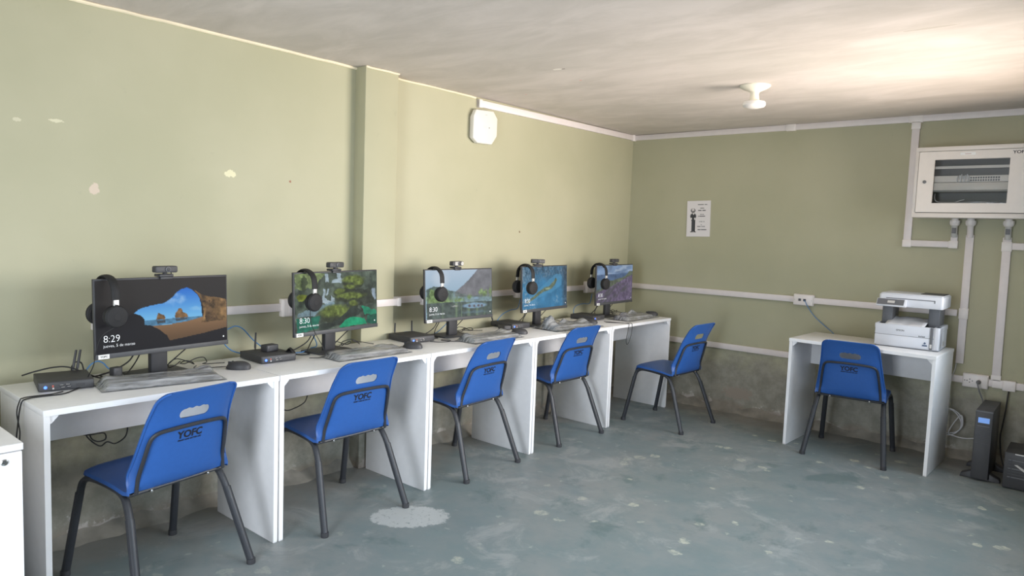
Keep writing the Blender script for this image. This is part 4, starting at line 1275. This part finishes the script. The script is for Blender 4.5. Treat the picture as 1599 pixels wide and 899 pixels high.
bcable('thin black cable beside the one dropping off the first desk', [(0.370, -4.64, 0.7535), (0.390, -4.685, 0.7535), (0.385, -4.74, 0.7535), (0.395, -4.775, 0.754), (0.40, -4.786, 0.747), (0.385, -4.792, 0.70), (0.42, -4.793, 0.64), (0.41, -4.795, 0.575)], 0.0022)
bcable('black cable lying over the back of the first mini computer', [(0.10, -4.70, 0.778), (0.13, -4.66, 0.795), (0.14, -4.60, 0.805), (0.15, -4.55, 0.800), (0.20, -4.50, 0.775), (0.23, -4.46, 0.757), (0.20, -4.40, 0.755)], 0.003)
bcable('black cable hoop standing behind the first mini computer', [(0.12, -4.530, 0.760), (0.10, -4.525, 0.79), (0.09, -4.505, 0.808), (0.09, -4.485, 0.800), (0.10, -4.477, 0.765), (0.14, -4.47, 0.755)], 0.003)
for k, (i, dy) in enumerate([(0, 0.0), (1, 0.0), (2, 0.0), (3, 0.0), (4, 0.0)]):
    x, y, a, zc, tt = MON[i]
    rs = random.Random(100 + i)
    nm = STN[i]
    bcable('black display cable running left from the back of the %s monitor' % nm, [(x - 0.06, y - 0.06, 0.93), (x - 0.10, y - 0.08, 0.86), (x - 0.11, y - 0.11, 0.805), (x - 0.12, y - 0.18, 0.768), (x - 0.13, y - 0.24, 0.755), (x - 0.16, y - 0.29, 0.757), (x - 0.175, y - 0.335, 0.765)], 0.0032)
    bcable('black power cable looping left of the stand of the %s monitor' % nm, [(x - 0.07, y - 0.05, 0.92), (x - 0.12, y - 0.06, 0.83), (x - 0.13, y - 0.08, 0.785), (x - 0.08, y - 0.13, 0.756), (x - 0.03, y - 0.15, 0.7545), (x - 0.05, y - 0.20, 0.7545), (x - 0.14, y - 0.21, 0.7555), (x - 0.17, y - 0.15, 0.756)], 0.0028)
    bcable('black cable sloping up right to the back of the %s monitor' % nm, [(x - 0.10, y + 0.04, 0.765), (x - 0.11, y + 0.07, 0.785), (x - 0.10, y + 0.12, 0.83), (x - 0.09, y + 0.17, 0.875), (x - 0.08, y + 0.20, 0.93)], 0.0028)
    lp = []
    for q in range(16):
        an = q * 0.95 + i
        lp.append((x - 0.10 + 0.035 * math.sin(an) + rs.uniform(-.01, .01), y + 0.06 + 0.009 * q + 0.04 * math.cos(an), 0.7645 + 0.012 * (1 + math.sin(an * 1.7 + i))))
    lp.append((x - 0.08, y + 0.30, 0.756))
    bcable('tangle of thin black cable right of the stand of the %s monitor' % nm, lp, 0.0022)
bcable('black cable looping down under the first desk', [(0.14, -4.50, 0.56), (0.12, -4.482, 0.50), (0.12, -4.456, 0.463), (0.12, -4.426, 0.440), (0.12, -4.400, 0.453), (0.12, -4.368, 0.439), (0.12, -4.329, 0.459), (0.12, -4.318, 0.498), (0.14, -4.33, 0.56)], 0.003)
bcable('second black cable curling under the first desk', [(0.15, -4.48, 0.55), (0.14, -4.47, 0.49), (0.13, -4.44, 0.465), (0.13, -4.41, 0.470), (0.14, -4.42, 0.50), (0.15, -4.47, 0.505), (0.15, -4.50, 0.51)], 0.003)
bcable('black cable hanging under the second desk', [(0.13, -3.62, 0.50), (0.12, -3.546, 0.443), (0.12, -3.49, 0.444), (0.12, -3.432, 0.465), (0.12, -3.413, 0.50), (0.13, -3.40, 0.56)], 0.003)
bcable('black cable hanging under the third desk', [(0.13, -2.70, 0.45), (0.12, -2.62, 0.49), (0.12, -2.57, 0.53), (0.13, -2.55, 0.58)], 0.003)
bcable('thin black cable looping over the front edge of the last desk', [(0.42, -1.00, 0.753), (0.50, -0.98, 0.753), (0.57, -0.95, 0.753), (0.612, -0.925, 0.755), (0.622, -0.92, 0.74), (0.622, -0.925, 0.68), (0.622, -0.955, 0.615), (0.622, -0.985, 0.600), (0.622, -0.995, 0.64), (0.622, -0.975, 0.71), (0.621, -0.965, 0.745), (0.610, -0.965, 0.756), (0.54, -0.98, 0.753), (0.46, -1.04, 0.753)], 0.002)
bcable('tangle of black leads in front of the lake and mountain computer', [(0.345, -2.74, 0.757), (0.38, -2.70, 0.753), (0.40, -2.64, 0.753), (0.37, -2.60, 0.753), (0.33, -2.62, 0.753), (0.36, -2.66, 0.757), (0.42, -2.62, 0.755), (0.43, -2.56, 0.753)], 0.002)

# ------------------------------------------------------------------ printer (local x to the right, y to the back, z up; origin front left on the desk)
pr = thing('printer', 'white ink tank printer with a raised scanner on the separate desk', 'printer', (2.180, -0.440, DH), R(1.0))
PWd, PDp = 0.375, 0.315
MB().prism(rrect(0.004, PWd - 0.004, 0.004, PDp, 0.015), 0.0, 0.006).build('foot_plate', PRG, pr)
body = MB().prism(rrect(0, PWd, 0, PDp, 0.022), 0.006, 0.120).build('body', PRW, pr, bevel=0.004)
# hollow upper part: rim walls around the output tray
rim = MB()
rim.box(0.0, PWd - 0.03, 0.0, 0.012, 0.118, 0.150).box(0.0, 0.012, 0.012, PDp, 0.118, 0.150).box(PWd - 0.03, PWd, 0.012, PDp, 0.118, 0.152).box(0.012, PWd - 0.03, PDp - 0.02, PDp, 0.118, 0.150)
rim.build('upper_rim', PRW, pr, bevel=0.004)
MB().box(0.012, PWd - 0.03, 0.012, PDp - 0.02, 0.1205, 0.124).build('output_tray', PRG, pr)
fp = MB().box(0.004, 0.318, -0.004, 0.001, 0.081, 0.148).build('front_flap', PRW, pr, bevel=0.002)
lo = MB().box(0.004, 0.318, -0.004, 0.001, 0.012, 0.079).build('paper_drawer', PRW, pr, bevel=0.002)
MB().box(0.0, PWd - 0.03, -0.0006, 0.002, 0.0785, 0.0815).build('seam', PRG, pr)
MB().box(0.322, 0.338, -0.005, 0.002, 0.010, 0.149).build('ink_window', PRG, pr, bevel=0.001)
MB().box(0.324, 0.335, -0.0062, -0.0048, 0.02, 0.044).build('ink_level', GREYTUBE, pr)
MB().prism(rrect(0.340, PWd, -0.005, 0.10, 0.012), 0.010, 0.152).build('tank_cover', PRW, pr, bevel=0.003)
for k in range(6):
    MB().box(PWd - 0.0005, PWd + 0.0012, 0.125 + k * 0.012, 0.130 + k * 0.012, 0.022, 0.055).build('vent_slot', GREYTUBE, pr)
for x in (0.018, PWd - 0.085):
    MB().box(x, x + 0.062, 0.10, PDp - 0.01, 0.118, 0.272).build('support_column', PRG, pr, bevel=0.004)
sc = MB().prism(rrect(0.012, PWd + 0.006, -0.004, PDp, 0.016), 0.268, 0.346).build('scanner_unit', PRW, pr, bevel=0.005)
MB().box(0.055, 0.335, -0.0055, -0.003, 0.318, 0.323).build('lid_groove', PRG, sc)
MB().box(0.330, 0.336, -0.0055, -0.003, 0.305, 0.322).build('lid_groove', PRG, sc)
MB().prism(rrect(0.02, PWd, 0.004, PDp - 0.004, 0.012), 0.346, 0.352).build('scanner_lid', PRW, sc, bevel=0.002)
MB().box(0.235, PWd - 0.006, 0.10, PDp - 0.02, 0.352, 0.355).build('feeder_cover', DARKP, sc, bevel=0.001)
cpnl = MB().prism([(-0.042, 0.268), (-0.004, 0.268), (-0.004, 0.316), (-0.014, 0.316), (-0.046, 0.276)], 0.006, 0.178, 'x').build('control_panel', PRW, pr, bevel=0.002)
def panel_pt(x, s, off):
    a, b = Vector((-0.014, 0.316)), Vector((-0.046, 0.276))
    q = a + (b - a) * s
    n = Vector((-0.040, 0.032)).normalized()
    return (x, q.x + n.x * off, q.y + n.y * off)
def slab(x0, x1, s0, s1, o0, o1):
    vs = [panel_pt(x, s, o_) for o_ in (o0, o1) for x, s in ((x0, s0), (x1, s0), (x1, s1), (x0, s1))]
    return MB().add(vs, [(0, 1, 2, 3), (7, 6, 5, 4), (0, 4, 5, 1), (1, 5, 6, 2), (2, 6, 7, 3), (3, 7, 4, 0)])
pf = slab(0.010, 0.166, 0.06, 0.94, 0.0, 0.0015).build('panel_face', PRG, cpnl)
slab(0.070, 0.112, 0.30, 0.66, 0.0016, 0.0024).build('panel_screen', GREYTUBE, pf)
lettering('lettering', 'EPSON', 0.0155, lambda x, y: (0.128 + x, -0.0047, 0.110 + y), GREYINK, fp, bold=0.0003)
lettering('lettering', 'EcoTank', 0.0105, lambda x, y: (0.258 + x, -0.0047, 0.085 + y), INK, fp, bold=0.0003)
MB().prism([(0.288, 0.046), (0.296, 0.040), (0.304, 0.046), (0.296, 0.056)], -0.0052, -0.0040, 'y').build('emblem', pm('slate blue print', (70, 88, 120), 0.5), lo)
MB().prism([(0.280, 0.028), (0.312, 0.028), (0.308, 0.037), (0.284, 0.037)], -0.0052, -0.0040, 'y').build('emblem', MATS['slate blue print'], lo)
pp = MB()
nx_, ny_ = 10, 8
vs, fs = [], []
for i in range(nx_ + 1):
    for j in range(ny_ + 1):
        vs.append((i / nx_ * 0.230, j / ny_ * 0.20, 0.002 + 0.004 * math.sin(i * 0.9) * math.sin(j * 0.7) + 0.002 * math.sin(i * 2.1) + (0.040 * (j / ny_))))
for i in range(nx_):
    for j in range(ny_):
        a0 = i * (ny_ + 1) + j
        fs.append((a0, a0 + ny_ + 1, a0 + ny_ + 2, a0 + 1))
pp.add(vs, fs)
ps = pp.build('paper_sheets', PAPER, smooth=True, angle=60)
ps.modifiers.new('thickness', 'SOLIDIFY').thickness = 0.004
ps.location = (2.235, -0.418, DH + 0.143)
tag(ps, 'rippled white paper lying in the output tray of the printer', 'paper')

# ------------------------------------------------------------------ network cabinet on the back wall
CX0, CX1, CY, CZ0, CZ1 = 2.296, 2.955, -0.20, 1.606, 2.066
nc = thing('network_cabinet', 'light grey network cabinet with a glazed door high on the back wall', 'cabinet', ((CX0 + CX1) / 2, 0, CZ0))
hw = (CX1 - CX0) / 2
hz = CZ1 - CZ0
shell = MB()
MB().box(-hw + 0.004, hw - 0.004, -0.010, -0.0081, 0.004, hz - 0.004).build('back_plate', CABIN, nc)
shell.box(-hw, hw, -0.008, -0.001, 0, hz)
shell.box(-hw, -hw + 0.004, CY + 0.004, -0.008, 0, hz).box(hw - 0.004, hw, CY + 0.004, -0.008, 0, hz)
shell.box(-hw + 0.004, hw - 0.004, CY + 0.004, -0.008, 0, 0.004).box(-hw + 0.004, hw - 0.004, CY + 0.004, -0.008, hz - 0.004, hz)
shell.build('housing', CABM, nc)
frm = MB()
fw_ = 0.018
frm.box(-hw, hw, CY, CY + 0.004, 0, 0.030).box(-hw, hw, CY, CY + 0.004, hz - 0.028, hz)
frm.box(-hw, -hw + fw_, CY, CY + 0.004, 0.030, hz - 0.028).box(hw - 0.042, hw, CY, CY + 0.004, 0.030, hz - 0.028)
frm.build('front_frame', CABM, nc, bevel=0.001)
dx0, dx1, dz0, dz1 = -hw + fw_ + 0.003, hw - 0.045, 0.034, hz - 0.031
wx0, wx1, wz0, wz1 = 2.408 - (CX0 + CX1) / 2, 2.815 - (CX0 + CX1) / 2, 1.700 - CZ0, 1.981 - CZ0
door = MB()
door.box(dx0, dx1, CY - 0.006, CY + 0.006, dz0, wz0).box(dx0, dx1, CY - 0.006, CY + 0.006, wz1, dz1)
door.box(dx0, wx0, CY - 0.006, CY + 0.006, wz0, wz1).box(wx1, dx1, CY - 0.006, CY + 0.006, wz0, wz1)
dobj = door.build('door', CABM, nc)
MB().box(wx0 - 0.004, wx1 + 0.004, CY + 0.0065, CY + 0.0095, wz0 - 0.004, wz1 + 0.004).build('door_glass', M_glass, dobj)
gk = MB()
for a in ((wx0, wx1, wz0 - 0.003, wz0), (wx0, wx1, wz1, wz1 + 0.003), (wx0 - 0.003, wx0, wz0, wz1), (wx1, wx1 + 0.003, wz0, wz1)):
    gk.box(a[0], a[1], CY - 0.0066, CY - 0.0055, a[2], a[3])
gk.build('window_gasket', CABM, dobj)
MB().lathe([(0.011, CY - 0.006), (0.011, CY - 0.010), (0.007, CY - 0.011)], 18, (2.358 - (CX0 + CX1) / 2, 0, 1.839 - CZ0), 'y').build('lock', GREYINK, dobj, smooth=True)
tg = MB().box(2.548 - (CX0 + CX1) / 2, 2.631 - (CX0 + CX1) / 2, CY - 0.0075, CY - 0.006, 2.006 - CZ0, 2.024 - CZ0).build('paper_label', STICK, dobj)
MB().box(-0.052, -0.018, CY - 0.0080, CY - 0.0074, 2.0125 - CZ0, 2.0150 - CZ0).build('label_print', REDP, tg)
lettering('lettering', 'YOFC', 0.026, lambda x, y: (2.826 - (CX0 + CX1) / 2 + x * 1.15, CY - 0.0066, 2.006 - CZ0 + y), INK, dobj, bold=0.0006)
# what stands in the cabinet
sh1 = MB().box(-hw + 0.03, hw - 0.06, -0.16, -0.02, 0.172, 0.176).build('shelf', CABM, nc)
MB().box(wx0 - 0.03, wx1 + 0.03, -0.180, -0.175, 0.178, 0.228).build('cable_duct_cover', CABM, nc, bevel=0.001)
MB().box(-hw + 0.03, hw - 0.06, -0.165, -0.160, 0.319, 0.336).build('mounting_rail', CABM, nc)
for x in (-hw + 0.012, hw - 0.05):
    MB().box(x, x + 0.014, -0.15, -0.13, 0.03, hz - 0.03).build('rack_post', CABIN, nc)
ppn = MB().box(wx0 - 0.03, wx1 + 0.03, -0.168, -0.12, 0.231, 0.273).build('patch_panel', CABM, nc, bevel=0.001)
for k in range(12):
    for r_ in range(2):
        x = wx0 + 0.200 + k * 0.0135
        MB().box(x, x + 0.0095, -0.1695, -0.167, 0.237 + r_ * 0.016, 0.248 + r_ * 0.016).build('patch_port', DARKP, ppn)
for k in range(7):
    x = wx0 + 0.13 + k * 0.010
    MB().tube(spline([(x, -0.168, 0.25), (x + 0.004, -0.181, 0.268 + 0.006 * (k % 3)), (x + 0.012 * (k % 2), -0.184, 0.250), (x + 0.004, -0.183, 0.229)], 5), 0.003, 6).build('patch_lead', WCABLE, nc, smooth=True)
MB().tube(spline([(wx0 + 0.002, -0.12, 0.16), (wx0 + 0.006, -0.14, 0.125), (wx0 + 0.03, -0.15, 0.104), (wx0 + 0.12, -0.15, 0.100), (wx0 + 0.26, -0.15, 0.104), (wx0 + 0.33, -0.14, 0.098)], 6), 0.003, 6).build('patch_lead', WCABLE, nc, smooth=True)
MB().tube(spline([(wx0 + 0.12, -0.15, 0.100), (wx0 + 0.15, -0.155, 0.112), (wx0 + 0.175, -0.15, 0.120)], 6), 0.003, 6).build('patch_lead', WCABLE, nc, smooth=True)

for k, (x, zt) in enumerate(((2.526, 1.49), (2.616, 1.49), (2.822, 1.482))):
    g = thing('cable_gland', ['cable gland with grey sleeve under the wall cabinet, leftmost of three', 'cable gland with white sleeve under the wall cabinet, middle of three', 'cable gland with grey sleeve under the wall cabinet, rightmost of three'][k], 'cable gland', (x, -0.045, 1.606), 0, 'cable glands under the wall cabinet')
    MB().lathe([(0.020, -0.003), (0.020, -0.010), (0.030, -0.012), (0.031, -0.030), (0.027, -0.042), (0.021, -0.048)], 10).build('nut', PVC2, g)
    MB().lathe([(0.021, -0.0001), (0.021, -0.012)], 14).build('thread', PVC2, g)
    MB().tube([(0, 0, -0.044), (0, 0.012, -0.09), (0, 0.022, zt - 1.606 - 0.004)], 0.0185, 12).build('sleeve', GREYTUBE if k != 1 else PVC, g, smooth=True)
    if k != 1:
        MB().box(-0.012, 0.012, -0.016, -0.006, -0.098, -0.062).build('sleeve_print', GREYINK, g, bevel=0.002)

# ------------------------------------------------------------------ notice on the back wall
def notice():
    nx, ny = 56, 80
    W_, H_ = 0.212, 0.300
    U, V = np.meshgrid(np.linspace(0, 1, nx + 1), np.linspace(0, 1, ny + 1))
    px = np.zeros((ny + 1, nx + 1, 3)) + np.array((226, 221, 221.0))
    def e(cu, cv, ru, rv, col, k=1.0):
        d = np.sqrt(((U - cu) / ru) ** 2 + ((V - cv) / rv) ** 2)
        m = np.clip((1.15 - d) / 0.3, 0, 1)[..., None] * k
        px[:] = px * (1 - m) + np.array(col, float) * m
    def q(u0, u1, v0, v1, col, k=1.0):
        m = ((U > u0) & (U < u1) & (V > v0) & (V < v1)).astype(float)[..., None] * k
        px[:] = px * (1 - m) + np.array(col, float) * m
    e(0.26, 0.27, 0.095, 0.06, (70, 70, 74)); e(0.26, 0.26, 0.06, 0.055, (214, 208, 206)); e(0.265, 0.31, 0.055, 0.03, (110, 108, 108))
    e(0.27, 0.43, 0.125, 0.085, (62, 63, 66)); q(0.19, 0.36, 0.44, 0.56, (64, 65, 68)); q(0.20, 0.27, 0.54, 0.86, (74, 75, 78)); q(0.28, 0.36, 0.54, 0.86, (66, 67, 70))
    e(0.19, 0.50, 0.035, 0.03, (218, 214, 212)); e(0.34, 0.50, 0.035, 0.03, (218, 214, 212)); e(0.28, 0.36, 0.03, 0.03, (215, 210, 210))
    e(0.22, 0.87, 0.07, 0.012, (80, 80, 82)); e(0.35, 0.87, 0.06, 0.012, (80, 80, 82))
    for v0, u0, u1, dk in ((0.11, 0.45, 0.84, 120), (0.21, 0.57, 0.72, 120), (0.27, 0.47, 0.80, 70), (0.38, 0.55, 0.72, 130), (0.43, 0.47, 0.80, 90), (0.585, 0.52, 0.76, 150), (0.67, 0.6, 0.66, 160), (0.72, 0.46, 0.82, 110), (0.81, 0.48, 0.84, 80)):
        m = ((U > u0) & (U < u1) & (np.abs(V - v0) < 0.011) & (vnoise(U * 55, V * 0 + v0 * 60, 3) > 0.25)).astype(float)[..., None] * 0.9
        px[:] = px * (1 - m) + dk * m
    vs = [((u - 0.5) * W_, -0.003 - 0.006 * max(0, v - 0.85) * (1 - u) * 2, (0.5 - v) * H_) for v in np.linspace(0, 1, ny + 1) for u in np.linspace(0, 1, nx + 1)]
    fs = [(r_ * (nx + 1) + c, (r_ + 1) * (nx + 1) + c, (r_ + 1) * (nx + 1) + c + 1, r_ * (nx + 1) + c + 1) for r_ in range(ny) for c in range(nx)]
    me = bpy.data.meshes.new('paper_notice')
    me.from_pydata(vs, [], fs)
    s = np.clip(px.reshape(-1, 3), 0, 255) / 255
    l = np.where(s <= 0.04045, s / 12.92, ((s + 0.055) / 1.055) ** 2.4)
    at = me.attributes.new('picture', 'FLOAT_COLOR', 'POINT')
    at.data.foreach_set('color', np.concatenate([l, np.ones((len(l), 1))], 1).astype(np.float32).ravel())
    t = NT('printed paper')
    a = t.t.nodes.new('ShaderNodeAttribute'); a.attribute_name = 'picture'
    t.link(a.outputs['Color'], t.b.inputs['Base Color'])
    t.b.inputs['Roughness'].default_value = 0.8
    me.materials.append(t.m)
    o = bpy.data.objects.new('paper_notice', me)
    COL.objects.link(o)
    o.modifiers.new('thickness', 'SOLIDIFY').thickness = 0.0006
    o.location = (0.670, 0, 1.577)
    o.rotation_euler = (0, R(-1.5), 0)
    tag(o, 'white paper notice with a dark standing figure on the back wall', 'notice')
notice()

# ------------------------------------------------------------------ power supply, battery box and white coil at the right
up = thing('power_supply', 'black tower power supply with a small blue screen on the floor', 'power supply', (2.830, -0.470, 0))
MB().box(-0.044, 0.044, 0.006, 0.37, 0.012, 0.436).build('case', BLACKP, up, bevel=0.003)
ff = MB().prism(rrect(-0.044, 0.044, 0.012, 0.436, 0.004), -0.012, 0.006, 'y').build('front_cover', BLACKP, up, bevel=0.002)
MB().box(-0.044, 0.044, -0.013, -0.010, 0.426, 0.434).build('top_strip', PRG, ff)
MB().box(-0.034, 0.034, -0.0135, -0.0115, 0.352, 0.398).build('screen_bezel', DARKP, ff)
MB().box(-0.029, 0.029, -0.0145, -0.0134, 0.360, 0.392).build('screen', LCD, ff)
MB().box(-0.030, 0.030, -0.0145, -0.0120, 0.338, 0.342).build('button_strip', PRG, ff)
for k in range(9):
    MB().box(-0.034, 0.034, -0.0135, -0.0118, 0.232 + k * 0.010, 0.236 + k * 0.010).build('vent_rib', DARKP, ff)
for y in (0.02, 0.29):
    MB().prism([(-0.105, 0.0), (0.105, 0.0), (0.100, 0.020), (0.058, 0.040), (0.046, 0.046), (0.046, 0.012), (-0.046, 0.012), (-0.046, 0.046), (-0.058, 0.040), (-0.100, 0.020)], y, y + 0.06, 'y').build('stand_foot', BLACKP, up, bevel=0.003)
bt = thing('battery_box', 'low black battery box with a slatted front at the right edge', 'battery box', (3.075, -0.50, 0))
MB().box(-0.125, 0.125, 0.004, 0.30, 0.006, 0.215).build('case', BLACKP, bt, bevel=0.004)
bf = MB().box(-0.125, 0.125, -0.010, 0.004, 0.006, 0.218).build('front_cover', BLACKP, bt, bevel=0.003)
for k in range(7):
    MB().box(-0.105, 0.10, -0.0125, -0.0098, 0.070 + k * 0.017, 0.076 + k * 0.017).build('slat', PRG if k % 3 == 0 else DARKP, bf)
for x in (-0.09, 0.0):
    MB().box(x, x + 0.004, -0.0130, -0.0098, 0.066, 0.182).build('grille_bar', BLACKP, bf)
MB().box(-0.075, 0.125, -0.011, -0.009, 0.210, 0.216).build('trim_strip', SILVER, bf)
MB().prism([(-0.075, 0.150), (-0.060, 0.152), (0.02, 0.105), (0.02, 0.085)], -0.0145, -0.0126, 'y').build('pale_streak', GREYTUBE, bf)  # pale diagonal streak laid over the slats
for x in (-0.10, 0.10):
    for y in (0.03, 0.27):
        MB().lathe([(0.012, 0.0), (0.012, 0.0065)], 10, (x, y, 0)).build('foot', BLACKP, bt)

cable('power_cable', 'grey power cable from the low wall plug to the tower power supply', [(2.740, -0.088, 0.537), (2.742, -0.105, 0.525), (2.755, -0.105, 0.48), (2.775, -0.10, 0.43), (2.785, -0.085, 0.36), (2.80, -0.075, 0.25)], 0.0045, GREYINK, BC)
cable('power_cable', 'black cable dropping from the junction piece behind the power supply', [(2.903, -0.030, 0.500), (2.902, -0.045, 0.47), (2.898, -0.05, 0.38), (2.890, -0.06, 0.28), (2.885, -0.08, 0.20), (2.90, -0.10, 0.09), (2.93, -0.15, 0.008)], 0.0045, CABLE, BC)
coil = []
for k in range(22):
    an = k / 20 * 2 * math.pi * 2
    rr = 0.085 + 0.006 * math.sin(k)
    coil.append((2.585 + rr * math.cos(an), -0.075 - 0.006 * (k % 3), 0.248 + rr * math.sin(an)))
coil += [(2.60, -0.09, 0.18), (2.645, -0.10, 0.160), (2.70, -0.10, 0.158), (2.745, -0.10, 0.168), (2.785, -0.09, 0.168)]
cable('network_cable', 'coil of white cable beside the right panel of the printer desk', coil, 0.0035, WCABLE, None)
cable('network_cable', 'short white cable between the trunking end and the printer desk', [(2.60, -0.014, 0.642), (2.598, -0.03, 0.60), (2.585, -0.04, 0.54), (2.58, -0.05, 0.45), (2.585, -0.075, 0.335)], 0.003, WCABLE, None)
